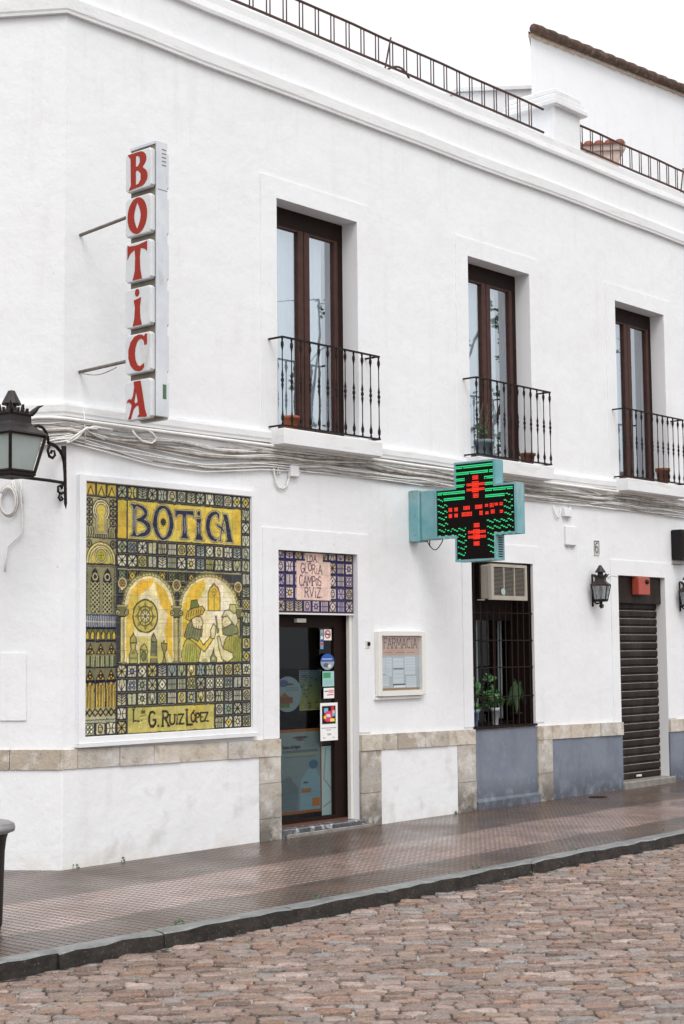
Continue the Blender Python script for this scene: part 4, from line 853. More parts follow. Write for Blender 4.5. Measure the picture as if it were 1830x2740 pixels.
    letters = [
      [stem(5.0,.16,1.32,3.6,.16), band(AR(5.2,1.90,.98,.50,90,-90), .05,.19), band(AR(5.2,2.98,1.30,.58,90,-90), .05,.23), [(4.62,1.28),(5.3,1.34),(5.3,1.44),(4.62,1.40)], [(4.62,3.66),(5.3,3.58),(5.3,3.50),(4.62,3.54)]],
      [band(AR(8.02,2.5,.86,1.15,92,-92,20), .10,.22), band(AR(8.02,2.5,.86,1.15,88,272,20), .10,.22)],
      [[(9.25,1.50),(11.3,1.45),(11.35,1.95),(11.15,1.78),(10.55,1.76),(10.45,1.9),(10.60,3.3),(10.8,3.55),(9.85,3.55),(10.05,3.3),(10.15,1.9),(10.0,1.78),(9.6,1.82),(9.35,2.1)]],
      [[(11.55,2.0),(12.2,1.98),(12.08,2.3),(12.10,3.2),(12.35,3.6),(11.42,3.6),(11.62,3.2),(11.68,2.3)], [(11.87+.2*math.cos(t), 1.60+.2*math.sin(t)) for t in np.arange(0,6.28,.6)]],
      [band(AR(13.75,2.5,.88,1.02,62,298,20), .06,.23), [(13.95,1.45),(14.2,1.5),(14.15,2.0),(13.95,1.75)]],
      [[(14.55,1.50),(15.1,1.50),(15.62,3.35),(15.8,3.62),(14.9,3.62),(15.05,3.35),(14.85,2.2)], band([(14.7,1.9),(14.45,2.7),(14.25,3.55)], .06,.06), band([(13.85,2.35),(14.35,2.55),(14.75,2.85)], .07,.09), [(14.0,3.5),(14.45,3.5),(14.45,3.6),(14.0,3.6)]],
    ]
    for q in letters: big(q)
    for x in (7.60,): D(x, 2.5, .26, .26, NAVY); D(x, 2.5, .13, .13, (200,180,90)); [L([(x,2.5),(x+.34*math.cos(t),2.5+.34*math.sin(t))], .006) for t in np.arange(0,6.2,.52)]
    for x, yt, yb in ((4.68,1.7,3.3),(9.82,2.1,3.2),(11.31,2.4,3.2)): L([(x,yt),(x,yb)], .006, (160,165,170)); [L([(x-.08,yt+k*.2),(x+.08,yt+.1+k*.2)], .005, (150,155,165)) for k in range(int((yb-yt)/.2))]
    # main scene ---------------------------------------------------------------
    Rc(3, 5.95, 16, 13.0, (58,60,66))
    for i in range(13):
        for j in range(3): 
            if R.random() < .8: small_tile(c, (3+i+.08)*cw, H-(6.1+j*.95+.9)*rh, cw*.86, rh*.86, R, dict(PAL1, bg=[(120,118,70),(98,84,82),(110,112,88),(135,120,60)]))
    L([(3,6.0),(16,6.0)], .012); L([(3.1,6.12),(15.9,6.12)], .008, (170,168,120))
    BG = (228,216,172)
    for cx, rx, ty in ((6.2,2.40,6.25),(12.45,2.95,6.15)):
        for q, cc in ((.34,(120,116,70)),(.28,NAVY),(.24,(186,178,116)),(.08,NAVY),(.04,BG)):
            P([(cx-rx-q,13.0)]+AR(cx, 8.9, rx+q, 8.9-ty-.35+q, 180, 0, 26)+[(cx+rx+q,13.0)], cc)
        for t in range(0, 181, 7):
            a_ = math.radians(t); L([(cx+(rx+.10)*math.cos(a_), 8.9-(8.9-ty-.35+.10)*math.sin(a_)), (cx+(rx+.24)*math.cos(a_+.04), 8.9-(8.9-ty-.35+.24)*math.sin(a_+.04))], .006)
    # drapery and light in the arches
    P([(3.9,12.9),(3.95,9.0),(4.4,7.6),(5.4,6.8),(6.6,6.7),(6.3,7.4),(5.2,8.0),(4.9,9.3),(4.7,11.0),(4.3,11.9)], (216,188,84)); P([(4.5,7.7),(5.6,6.85),(6.7,6.7),(6.4,7.3),(5.2,7.9)], (226,180,62)); P([(6.7,6.9),(7.8,7.5),(8.5,8.7),(8.55,12.9),(8.0,12.0),(7.7,10.5),(8.1,9.4),(7.3,8.6)], (218,178,62))
    P([(5.2,12.95),(5.0,11.0),(7.6,11.2),(8.2,12.95)], (204,192,120)); P([(9.55,12.9),(9.6,8.7),(10.4,7.2),(11.9,6.6),(12.0,7.3),(11.0,8.6),(10.6,9.8),(10.2,11.0)], (216,184,66)); P([(10.2,7.6),(11.2,6.9),(11.9,7.2),(10.9,8.5)], (226,186,64)); P([(12.3,6.7),(14.0,7.0),(15.1,8.6),(15.2,10.5),(13.9,9.6),(12.5,10.6)], (232,226,196))
    for k in range(9): L([(3.9,6.9+k*.7),(15.3,6.9+k*.7)], .0035, (196,180,130))
    # rose window
    Rg(5.8,9.5,1.22,1.2,.016,(70,66,50)); D(5.8,9.5,1.15,1.13,(196,180,92)); Rg(5.8,9.5,.74,.72,.010,(70,66,50)); D(5.8,9.5,.42,.42,(204,196,150)); Rg(5.8,9.5,.46,.46,.010,(70,66,50)); D(5.8,9.5,.16,.16,(90,86,60))
    for k in range(8): t = k*.785; D(5.8+.31*math.cos(t),9.5+.31*math.sin(t),.08,.08,(96,90,60)); L([(5.8+.5*math.cos(t),9.5+.5*math.sin(t)),(5.8+.72*math.cos(t),9.5+.72*math.sin(t))],.010,(90,86,60)); P([(5.8+.8*math.cos(t-.2),9.5+.8*math.sin(t-.2)),(5.8+1.1*math.cos(t),9.5+1.1*math.sin(t)),(5.8+.8*math.cos(t+.2),9.5+.8*math.sin(t+.2))],(126,118,66))
    # gothic window
    P([(12.25,9.05),(12.25,7.7),(12.5,7.2),(12.95,6.85),(13.4,7.2),(13.65,7.7),(13.65,9.05)], (106,98,54)); P([(12.35,8.97),(12.35,7.75),(12.6,7.3),(12.95,7.02),(13.3,7.3),(13.55,7.75),(13.55,8.97)], (212,180,70)); L([(12.95,7.8),(12.95,9)],.010,(130,116,60)); L([(12.95,7.9),(12.6,7.5)],.007,(130,116,60)); L([(12.95,7.9),(13.3,7.5)],.007,(130,116,60)); Rg(12.95,7.45,.16,.16,.007,(130,116,60))
    # columns
    for x in (3.55, 8.97, 15.6):
        Rc(x-.20,9.6,x+.20,12.85,(70,66,48)); Rc(x-.14,9.6,x+.14,12.85,(200,190,130)); L([(x+.06,9.7),(x+.06,12.8)],.006,(120,112,70))
        Rc(x-.55,8.70,x+.55,8.86,NAVY); Rc(x-.48,8.74,x+.48,8.83,(190,182,130)); Rc(x-.42,8.86,x+.42,9.5,(110,108,70)); [ (D(x+s*.45,9.25,.24,.22,NAVY), D(x+s*.45,9.25,.17,.15,(180,172,120)), D(x+s*.45,9.25,.08,.07,NAVY)) for s in (-1,1)]; L([(x-.3,9.55),(x+.3,9.55)],.012)
        Rc(x-.42,12.82,x+.42,13.0,NAVY); Rc(x-.34,12.86,x+.34,12.96,(180,172,120))
        for yy in (7.15,): D(x, yy, .36,.36,(150,140,80)); Rg(x,yy,.36,.36,.010,(200,190,140)); Rg(x,yy,.27,.27,.008,(96,60,50)); [L([(x,yy),(x+.25*math.cos(t),yy+.25*math.sin(t))],.007,(96,60,50)) for t in np.arange(0,6.2,1.05)]
    # jars
    GJ = (120,124,84); OJ = (62,62,44)
    def outl(pts, col, w_=.009): P(pts, col); L(pts+[pts[0]], w_, OJ)
    outl([(4.25,12.95),(4.2,12.3),(4.4,11.9),(4.3,11.4),(4.35,11.1),(4.55,10.9),(4.62,10.75),(4.7,10.9),(4.9,11.1),(4.95,11.4),(4.85,11.9),(5.05,12.3),(5.0,12.95)], (168,160,88)); D(4.62,11.7,.10,.2,(206,186,120)); L([(4.3,11.45),(4.92,11.45)],.010,OJ); L([(4.25,12.55),(5.02,12.55)],.02,GJ); D(4.62,12.15,.2,.12,GJ)
    outl([(5.3,12.95),(5.3,11.9),(5.35,11.75),(5.65,11.5),(5.95,11.75),(6.0,11.9),(6.0,12.95)], (176,168,96)); D(5.65,12.4,.2,.34,GJ); Rg(5.65,12.4,.22,.36,.008,OJ); L([(5.3,11.95),(6,11.95)],.010,OJ)
    outl([(6.3,12.95),(6.35,12.3),(6.35,11.3),(6.5,11.0),(6.65,10.75),(6.8,11.0),(6.95,11.3),(6.95,12.3),(7.0,12.95)], (128,128,92)); Rc(6.38,11.5,6.92,12.2,(96,100,84)); L([(6.35,12.5),(6.98,12.5)],.014,(190,170,70)); L([(6.35,11.4),(6.95,11.4)],.010,OJ)
    outl([(7.4,11.5),(8.0,11.5),(7.95,11.95),(7.78,12.15),(7.74,12.5),(7.85,12.8),(7.9,12.95),(7.5,12.95),(7.55,12.8),(7.66,12.5),(7.62,12.15),(7.45,11.95)], (150,140,84)); D(7.7,11.35,.1,.12,OJ)
    # man with tall hat
    SK = (216,204,160)
    outl([(9.6,12.97),(9.5,12.2),(9.85,11.3),(10.6,10.9),(11.2,11.2),(11.5,12.1),(11.2,12.97)], (176,168,84)); [L([(9.8+k*.25,12.95),(10.0+k*.2,11.6)],.008,(96,110,60)) for k in range(6)]
    outl([(10.2,11.2),(10.9,11.5),(11.9,12.15),(12.9,11.1),(12.7,10.85),(11.8,11.6),(11.1,10.95)], (208,182,78)); outl([(12.6,11.1),(12.55,10.5),(12.85,10.0),(13.15,10.2),(13.1,10.7),(12.95,11.15)], SK)
    outl([(10.5,10.6),(10.5,9.7),(10.9,9.45),(11.55,9.5),(11.75,9.95),(11.6,10.5),(11.2,10.8)], SK); outl([(9.75,10.9),(10.1,10.1),(10.55,9.75),(10.7,10.3),(11.2,10.45),(11.7,10.4),(11.6,10.9),(11.2,11.35),(10.6,11.1),(10.1,11.2)], (126,130,92)); [L([(10.0+k*.28,10.95),(10.3+k*.25,10.2)],.008,(70,78,54)) for k in range(6)]
    outl([(9.95,9.65),(10.1,9.1),(10.9,8.75),(11.7,8.7),(11.95,8.95),(11.7,9.3),(10.9,9.5),(10.3,9.8)], (190,162,70)); outl([(10.4,8.9),(10.5,8.3),(11.1,8.2),(11.3,8.75)], (110,120,64)); [L([(10.2+k*.25,9.5-k*.05),(10.3+k*.25,9.1-k*.05)],.008,OJ) for k in range(6)]; D(11.35,9.85,.06,.06,OJ); L([(11.5,10.25),(11.7,10.2)],.008,OJ)
    # bottle held up
    L([(13.15,9.5),(13.3,10.4)], .022, OJ); L([(13.17,9.6),(13.3,10.35)], .010, (150,150,120)); D(13.15,9.45,.09,.08,OJ); D(13.35,10.55,.16,.2,(110,112,84))
    # man with turban
    outl([(13.9,12.97),(14.0,12.2),(13.7,12.6),(14.1,11.2),(14.8,10.75),(15.5,10.8),(15.95,11.2),(15.95,12.97)], (168,162,82)); [L([(14.6+k*.22,11.0),(14.5+k*.24,12.95)],.009,(92,106,58)) for k in range(7)]
    outl([(13.45,11.9),(13.3,11.0),(13.5,10.9),(13.9,11.9),(14.9,12.2),(15.1,12.6),(14.4,12.95),(13.8,12.7)], SK); outl([(13.9,10.5),(13.8,9.8),(14.0,9.4),(14.6,9.4),(14.9,10.0),(14.7,10.6)], SK)
    outl([(13.85,10.4),(14.4,10.2),(14.9,10.0),(15.5,10.2),(15.6,10.7),(14.9,10.9),(14.3,10.9),(13.9,10.8)], (126,130,92)); outl([(13.8,9.5),(14.1,9.0),(14.8,8.8),(15.4,9.2),(15.6,9.8),(15.3,10.2),(14.8,9.8),(14.4,9.4)], (206,200,168)); outl([(14.6,8.85),(14.7,8.5),(15.3,8.5),(15.4,9.0),(15.1,9.2)], (190,184,120)); D(14.15,9.85,.06,.06,OJ); L([(13.85,10.2),(14.05,10.25)],.008,OJ)
    outl([(12.55,12.97),(12.5,12.6),(12.75,12.3),(12.85,11.9),(12.95,12.3),(13.2,12.6),(13.15,12.97)], (136,138,96)); D(12.85,12.65,.12,.13,(200,196,160)); D(11.9,12.8,.3,.18,(176,172,118)); L([(3,13.0),(16,13.0)], .02)
    # caption box
    Rc(4.0, 16.02, 13.0, 18, NAVY); Rc(4.1, 16.12, 12.9, 17.92, (190,180,104)); Rc(10.2,16.12,11.8,17.2,(212,180,66),.5); Rc(4.1,16.12,5.2,17.9,(170,164,100),.5)
    c.text('L', U(4.65), Vv(17.1), rh*.88, 0.015, DK, .75, .2, .012); c.text('da', U(5.42), Vv(16.55), rh*.32, 0.007, DK, .7, .3); L([(5.3,16.75),(5.9,16.68)], .006, DK); c.disc(U(5.4), Vv(17.05), .008, .008, DK)
    c.text('G.', U(6.15), Vv(17.55), rh*1.08, 0.020, DK, .62, .2, .012)
    xx = c.text('R', U(7.55), Vv(17.55), rh*1.08, 0.020, DK, .62, .16, .012); xx = c.text('UiZ', xx, Vv(17.45), rh*.70, 0.017, DK, .72, .26, .01)
    xx = c.text('L', U(10.02), Vv(17.55), rh*1.12, 0.020, DK, .62, .10, .012); c.text('ÓPEZ', xx-.012, Vv(17.35), rh*.64, 0.016, DK, .66, .24, .01)
    # tile joints
    for i in range(1, 17): L([(i,0),(i,18)], .003, (120,116,90)) if False else None
    c.hand(cw, rh, 0.5, .09); c.A *= np.array([0.96, 0.95, 0.92]); c.grain(0.08)
    MU = thing('tile_mural', 'large yellow and navy ceramic tile mural with two bearded men and the word BOTiCA', 'mural', (x0, 0, z0))
    c.build('tile_panel', 'paint', (x0, -0.028, z0), (1, 0, 0), (0, 0, 1), MU)
    f = MB(); a, b, zb_, zt_ = x0-0.068, x1+0.058, z0-0.052, z1+0.048
    f.prism_y([(a, zb_), (a, zt_), (b, zt_), (b, zb_)], -0.0275, -0.0005); f.build('backing', 'plaster', MU)
    f = MB()
    for X0_, X1_, Z0_, Z1_ in ((a, x0-0.004, zb_, zt_), (x1+0.004, b, zb_, zt_), (x0-0.004, x1+0.004, z1+0.004, zt_), (x0-0.004, x1+0.004, zb_, z0-0.004)): f.box(X0_, X1_, -0.046, -0.0276, Z0_, Z1_)
    f.build('frame', 'plaster', MU)
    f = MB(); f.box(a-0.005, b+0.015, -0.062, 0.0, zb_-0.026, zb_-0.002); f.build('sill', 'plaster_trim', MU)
mural()

def door_sign():
    x0, x1, z0, z1 = 2.402, 3.458, 1.985, 2.530; W, H = x1-x0, z1-z0; c = Canvas(W, H, 0.0038, (60, 50, 110)); R = random.Random(9)
    cw = 0.1155; rh = H/4.75
    P2 = dict(line=(38,34,74), bg=[(200,184,184),(190,174,172),(182,168,130),(204,190,176),(170,158,176)], alt=[(196,170,84),(150,130,170),(206,190,190)], face=(206,186,180))
    for j in range(5):
        for i in range(-1, 10): small_tile(c, W-(i+1)*cw, H-rh*.62-j*rh*1.03, cw, rh*1.03, R, P2) if j else small_tile(c, W-(i+1)*cw, H-rh*.62, cw, rh, R, P2)
    pk = (222, 194, 182)
    c.rect(W*.265, H*.215, W*.70, H*.86, pk); c.rect(W*.375, H*.8, W*.60, H, pk)
    ink = (70, 45, 75)
    c.text('LDA.', W*.40, H*.855, H*.10, .009, ink, .75, .25, .005)
    x = c.text('G', W*.32, H*.665, H*.155, .010, ink, .56, .2, .006); x = c.text('L', x, H*.665, H*.15, .009, ink, .56, .24, .006); x = c.text('O', x, H*.70, H*.13, .009, ink, .6, .22); x = c.text('RiA', x, H*.655, H*.15, .009, ink, .6, .24, .006)
    x = c.text('C', W*.30, H*.45, H*.175, .010, ink, .52, .16, .006); x = c.text('AMP', x, H*.455, H*.155, .009, ink, .55, .19, .006); x = c.text('o', x, H*.40, H*.19, .009, ink, .42, .16); c.text('S', x, H*.46, H*.15, .009, ink, .56, .2)
    c.text('RViZ.', W*.37, H*.265, H*.155, .010, ink, .64, .26, .006)
    c.hand(cw, rh, 0.3, .07, 2); c.grain(0.06)
    T_ = thing('tile_sign', 'purple tile sign with pink name panel over the shop door', 'sign', (x0, 0, z0))
    c.build('tile_panel', 'paint', (x0, 0.040, z0), (1, 0, 0), (0, 0, 1), T_)
    b = MB(); b.box(x0, x1, 0.0405, 0.12, z0, z1); b.build('backing', 'bin', T_); b = MB(); b.box(x0, x1, 0.036, 0.075, z0-0.016, z0-0.001); b.build('trim', 'white_paint', T_)
door_sign()

# ------------------------------------------------------------------ notice case, switch, number
def notice():
    xa, za = 3.712, 1.207; xb, zb_ = 4.421, 1.822
    T_ = thing('notice_case', 'white framed glass notice case with papers on the wall beside the shop door', 'notice case', (xa, 0, za))
    d = 0.055; b = MB(); fw = 0.052
    for q in ((xa, xa+fw, za, zb_), (xb-fw, xb, za, zb_)): b.bbox(q[0], q[1], -d, 0, q[2], q[3], 0.006)
    for q in ((xa+fw, xb-fw, zb_-fw*.85, zb_), (xa+fw, xb-fw, za, za+fw)): b.box(q[0], q[1], -d+0.003, 0, q[2]+0.001, q[3]-0.001)
    b.build('frame', 'white_paint', T_)
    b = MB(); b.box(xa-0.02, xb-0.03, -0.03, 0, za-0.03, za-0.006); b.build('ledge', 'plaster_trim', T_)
    W, H = xb-xa-2*fw, zb_-za-2*fw+.008; c = Canvas(W, H, 0.004, (176, 182, 186)); ink = (52, 44, 42)
    c.rect(0, H*.64, W, H, (196, 160, 142)); c.rect(W*.2, H*.64, W*.62, H*.78, (186, 142, 112), .6)
    c.text('FARMACiA', W*.12, H*.775, H*.18, .010, ink, .60, .24, .008); 
    for x in (.12, .42, .68): c.line([(W*x, H*.695), (W*(x+.2), H*.695)], .006, (130, 96, 80))
    r = random.Random(2)
    for x, y, w_, h_ in ((.02,.30,.13,.3),(.15,.25,.16,.36),(.33,.10,.27,.5),(.62,.28,.28,.34),(.04,.08,.2,.2),(.66,.04,.26,.22)):
        c.rect(W*x, H*y, W*(x+w_), H*(y+h_), (206, 212, 218)); c.frame(W*x, H*y, W*(x+w_), H*(y+h_), .003, (150, 156, 160))
        for k in range(5): yy = y+h_*(.85-k*.15); c.line([(W*(x+.02), H*yy), (W*(x+w_-.02), H*yy)], .003, (166, 170, 175))
    c.rect(W*.34, H*.38, W*.6, H*.41, (120, 125, 130)); c.rect(W*.33, H*.07, W*.64, H*.12, (70, 72, 74)); c.rect(W*.35, H*.05, W*.64, H*.09, (225, 228, 230)); c.rect(0, 0, W, H*.045, (150, 112, 66)); c.grain(0.04)
    c.build('notice_board', 'print', (xa+fw, -0.012, za+fw), (1, 0, 0), (0, 0, 1), T_)
    b = MB(); b.poly([(xa+fw,-0.046,za+fw),(xb-fw,-0.046,za+fw),(xb-fw,-0.046,zb_-fw),(xa+fw,-0.046,zb_-fw)]); b.build('pane', 'case_glass', T_)
    b = MB(); b.box(xa+fw, xb-fw, -0.011, -0.001, za+fw, zb_-fw*.85); b.build('back', 'bin', T_)
notice()
T_ = thing('doorbell', 'small square doorbell plate beside the shop doorway', 'doorbell', (3.59, 0, 1.68))
b = MB(); b.bbox(3.56, 3.625, -0.018, 0, 1.66, 1.735, 0.004); b.build('plate', 'white_plastic', T_); b = MB(); b.bbox(3.585, 3.62, -0.03, -0.0185, 1.685, 1.72, 0.003); b.build('button', 'dark_wood', T_)
c = Canvas(0.105, 0.165, 0.0035, (206, 206, 204)); c.frame(.008, .008, .097, .157, .013, (40, 38, 48)); c.text('6', .026, .028, .11, .014, (40, 38, 48), .58, .2); c.rect(0.0,0.0,.105,.012,(206,206,204))
T_ = thing('house_number_tile', 'small white tile with the house number 6 above the wall lantern', 'house number', (7.58, 0, 2.70))
c.build('tile', 'paint', (7.575, -0.012, 2.70), (1, 0, 0), (0, 0, 1), T_); b = MB(); b.box(7.575, 7.68, -0.0115, 0, 2.70, 2.865); b.build('backing', 'white_plastic', T_)

# ------------------------------------------------------------------ vertical blade sign
def outline(polys, depth, name, m, place, parent):
    """filled outline with holes from closed polylines, given real thickness, placed by a function (a, b, d) -> xyz"""
    cu = bpy.data.curves.new('tmp', 'CURVE'); cu.dimensions = '2D'; cu.fill_mode = 'BOTH'; cu.extrude = depth/2
    for q in polys:
        s = cu.splines.new('POLY'); s.points.add(len(q)-1); s.use_cyclic_u = True
        for p, (x, y) in zip(s.points, q): p.co = (x, y, 0, 1)
    o = bpy.data.objects.new('tmp', cu); me = bpy.data.meshes.new_from_object(o); bpy.data.objects.remove(o); bpy.data.curves.remove(cu)
    off = OFF.get(parent.name, (0, 0, 0))
    for v in me.vertices:
        p = place(v.co.x, v.co.y, v.co.z); v.co = (p[0]-off[0], p[1]-off[1], p[2]-off[2])
    me.materials.clear(); me.materials.append(M_[m]); me.name = name
    ob = bpy.data.objects.new(name, me); COL.objects.link(ob); ob.parent = parent; OFF[ob.name] = off; fix_normals(me); return ob
LET = {
 'B': [[(0,1),(.55,1.0)]+arc(.60,.77,.36,.23,80,-60,8)+[(.78,.54)]+arc(.62,.28,.40,.26,60,-75,9)+[(.05,.0),(.17,.12),(.15,.86)], [(.42,.90),(.52,.90),(.62,.83),(.63,.70),(.54,.61),(.42,.60)], [(.42,.50),(.55,.48),(.67,.38),(.67,.22),(.57,.12),(.42,.10)]],
 'O': [arc(.5,.5,.5,.5,0,350,34), [(.5,.87),(.42,.75),(.36,.62),(.33,.5),(.36,.36),(.42,.24),(.5,.13),(.58,.24),(.66,.38),(.68,.5),(.65,.62),(.58,.76)]],
 'T': [[(0,1),(.1,.955),(.5,.94),(.9,.98),(1,1),(1,.72),(.86,.80),(.67,.84),(.63,.6),(.66,.25),(.74,0),(.27,0),(.38,.25),(.40,.6),(.37,.83),(.2,.78),(.08,.70),(0,.60)]],
 'I': [arc(.5,.895,.11,.105,0,350,16), [(.33,.70),(.52,.72),(.70,.75),(.645,.5),(.66,.2),(.74,0),(.28,0),(.36,.2),(.39,.5)]],
 'C': [[(1,.98),(1,.70),(.88,.68),(.84,.80),(.74,.87),(.62,.87),(.5,.8),(.42,.66),(.39,.5),(.42,.33),(.52,.18),(.66,.13),(.86,.20),(.86,.10),(.76,.02),(.58,0),(.36,.05),(.17,.19),(.06,.4),(.06,.62),(.16,.82),(.36,.96),(.6,1),(.76,.97),(.86,.92),(.90,.98)]],
 'A': [[(.33,1),(.68,1),(.80,.6),(.90,.22),(1.0,.03),(.95,.0),(.52,.03),(.62,.10),(.60,.25),(.57,.34),(.44,.32),(.33,.25),(.22,.05),(.20,.0),(.05,.0),(.12,.10),(.24,.36),(.18,.42),(.05,.47),(-.02,.44),(.02,.52),(.12,.55),(.22,.52),(.30,.62),(.36,.85)], [(.45,.72),(.54,.46),(.50,.41),(.42,.40),(.37,.46)]],
}
SG = thing('blade_sign', 'tall white vertical BOTiCA sign with red letters projecting from the wall', 'sign', (0.155, 0, 3.4))
yf, yn = -0.665, -0.965; xs0, xs1 = 0.10, 0.20; zt, zb_ = 5.485, 3.385
b = MB(); b.box(xs0+0.008, xs1-0.008, yn+0.012, yf, zb_+0.004, zt-0.02); b.build('core', 'sign_under', SG)
b = MB(); b.bbox(xs0-0.004, xs1+0.004, yn-0.008, yn+0.011, zb_, zt, 0.004); b.box(xs0-0.002, xs1+0.002, yn+0.0112, yf, zt-0.019, zt); b.build('edge_channel', 'sign_metal', SG)
b = MB(); [b.box(xs0+0.045, xs1-0.012, yn-0.0095, yn-0.0082, z, z+0.008) for z in (5.30, 5.33, 5.36, 5.39, 5.42)]; b.box(xs0+.0, xs1+.0, yn-.0095, yn-.0082, 5.108, 5.113); b.build('vent', 'sign_under', SG)
b = MB(); b.box(xs0+0.055, xs0+0.09, yn-0.0095, yn-0.0082, 3.52, 3.63); b.build('sticker', mat('green_sticker', (0.06, 0.14, 0.07), 0.5), SG)
pitch = 0.3515; ph = 0.300
for side, xo, sgn in (('w', xs0, -1), ('e', xs1, 1)):
    for k, ch in enumerate('BOTICA'):
        z1_ = zt-0.055-k*pitch; z0_ = z1_-ph
        def ring(ins, d, sgn=sgn, xo=xo, z0_=z0_, z1_=z1_):
            x = xo+sgn*d; a = 0.018; Y0, Y1, Z0, Z1 = yn+0.016+ins, yf+0.006-ins, z0_+ins, z1_-ins
            return [(x,Y0+a,Z0),(x,Y1-a,Z0),(x,Y1,Z0+a),(x,Y1,Z1-a),(x,Y1-a,Z1),(x,Y0+a,Z1),(x,Y0,Z1-a),(x,Y0,Z0+a)]
        b = MB(); b.loft([ring(0, 0.001), ring(0, 0.036), ring(0.003, 0.0405), ring(0.010, 0.0425)])
        pn = b.build('letter_panel', 'acrylic', SG)
        lw_, lh = 0.222, 0.280
        if sgn < 0: place = lambda a, b_, d, z0_=z0_, xo=xo: (xo-0.0445+d, yf-0.020-a*1.0, z0_+0.011+b_)
        else: place = lambda a, b_, d, z0_=z0_, xo=xo: (xo+0.0445+d, yn+0.06+a, z0_+0.011+b_)
        outline([[(x*lw_, y*lh) for x, y in q] for q in LET[ch]], 0.002, 'letter', 'red_letter', place, pn)
b = MB(); b.smooth = True; b.tube([(0.155, 0, 4.945), (0.155, yf-0.02, 4.99)], 0.014, 8); b.lathe([(0.03, 0), (0.03, 0.01)], (0.155, 0, 4.94), 10) if False else None; b.build('support_bar', 'pole', SG); b = MB(); b.smooth = True; b.tube([(0.155, 0, 3.845), (0.155, yf-0.02, 3.86)], 0.014, 8); b.build('support_bar', 'pole', SG)
b = MB(); b.smooth = True; b.tube([(0.15, -0.02, 3.84)]+[(0.15, -0.05-0.4*k/8, 3.825-0.03*math.sin(math.pi*k/8)) for k in range(9)], 0.005, 6); b.build('feed_wire', 'cable_grey', SG)

# ------------------------------------------------------------------ LED pharmacy cross
CX = 4.262; CT = 0.118
CR_ = thing('pharmacy_cross', 'teal pharmacy cross sign with lit green and red lamps projecting above the doorway', 'sign', (CX+CT/2, 0, 2.5))
cy, cz, hw, ha = -0.80, 2.945, 0.475, 0.238
def crosspoly(hw, ha, y_off=0): return [(cy-ha,cz-hw),(cy+ha,cz-hw),(cy+ha,cz-ha),(cy+hw,cz-ha),(cy+hw,cz+ha),(cy+ha,cz+ha),(cy+ha,cz+hw),(cy-ha,cz+hw),(cy-ha,cz+ha),(cy-hw,cz+ha),(cy-hw,cz-ha),(cy-ha,cz-ha)]
b = MB(); b.prism_x(crosspoly(hw, ha), CX, CX+CT); b.build('housing', 'teal', CR_)
for x0_, x1_ in ((CX-0.004, CX-0.0005), (CX+CT+0.0005, CX+CT+0.004)):
    b = MB(); b.prism_x(crosspoly(hw-0.022, ha-0.022), x0_, x1_); b.build('lamp_panel', 'led_black', CR_)
for x0_, x1_ in ((CX-0.010, CX-0.0045), (CX+CT+0.0045, CX+CT+0.010)):
    o_ = crosspoly(hw, ha); i_ = crosspoly(hw-0.018, ha-0.018); b = MB()
    for k in range(12):
        q = (k+1) % 12; b.hexa([(x0_,*o_[k]),(x0_,*o_[q]),(x0_,*i_[q]),(x0_,*i_[k]),(x1_,*o_[k]),(x1_,*o_[q]),(x1_,*i_[q]),(x1_,*i_[k])])
    b.build('rim', 'teal', CR_)
b = MB(); b.bbox(CX+0.012, CX+CT-0.012, cy+hw+0.001, -0.13, 2.70, 3.185, 0.008); b.build('bracket_box', 'teal', CR_)
b = MB(); b.bbox(CX-0.015, CX+CT+0.015, -0.128, 0.0, 2.69, 3.195, 0.008); [b.box(CX-0.02, CX-0.0152, -0.09, -0.07, z, z+0.02) for z in (2.75, 2.94, 3.12)]; b.build('wall_box', 'teal', CR_)
b = MB(); [b.box(CX+0.03, CX+CT-0.02, cy-ha-0.0025, cy-ha-0.0005, z, z+0.010) for z in np.arange(2.50, 2.68, 0.022)]; b.build('vent_slots', 'bin', CR_)
b = MB(); b.smooth = True; b.tube([(CX+.06, -0.16, 2.70)]+[(CX+.06, -0.17-0.19*k/10, 2.69-0.085*math.sin(math.pi*k/10)) for k in range(11)]+[(CX+.06, -0.36, 2.71)], 0.005, 6); b.tube([(CX+.06, -0.2, 2.70), (CX+.06, -0.2, 2.64)], 0.006, 6); b.build('loop_wire', 'wire', CR_)
def zx(x, y): return onx(1050+x/3.484, 1200+y/3.484, CX-0.005)
gm, rmb, rh_ = MB(), MB(), MB()
def dot(mb, y, z, s, x=CX-0.0056): mb.poly([(x, y-s, z-s), (x, y+s, z-s), (x, y+s, z+s), (x, y-s, z+s)])
ax = [430, 595, 685, 865, 945, 1140]; av = [0.03, 0.255, 0.36, 0.60, 0.695, 0.92]
def amap(x): return cy+hw-float(np.interp(x, ax, av))
solid = {0: [(600,945)], 1: [(600,945)], 2: [(600,680),(862,945)], 3: [(600,680),(868,945)], 4: [(435,680),(868,1130)], 5: [(490,685),(868,1060)]}
wavy = {5: [(435,480),(1070,1135)], 6: [(435,515),(1050,1135)], 7: [(435,515),(1050,1135)], 8: [(440,515),(1055,1138)], 9: [(440,520),(880,1140)], 10: [(440,695),(880,1140)], 11: [(440,695),(885,1140)], 12: [(612,695),(885,960)], 13: [(612,695),(885,960)], 14: [(612,680),(905,962)], 15: [(615,635),(950,962)]}
R = random.Random(1); pz = 0.0590/4
for k, segs in solid.items():
    for a, b_ in segs:
        y = amap(a)
        while y > amap(b_):
            for q in (0, 1):
                if R.random() > .02: dot(gm, y, 3.378-k*0.0590-q*pz*1.05, 0.0050)
            y -= 0.0132
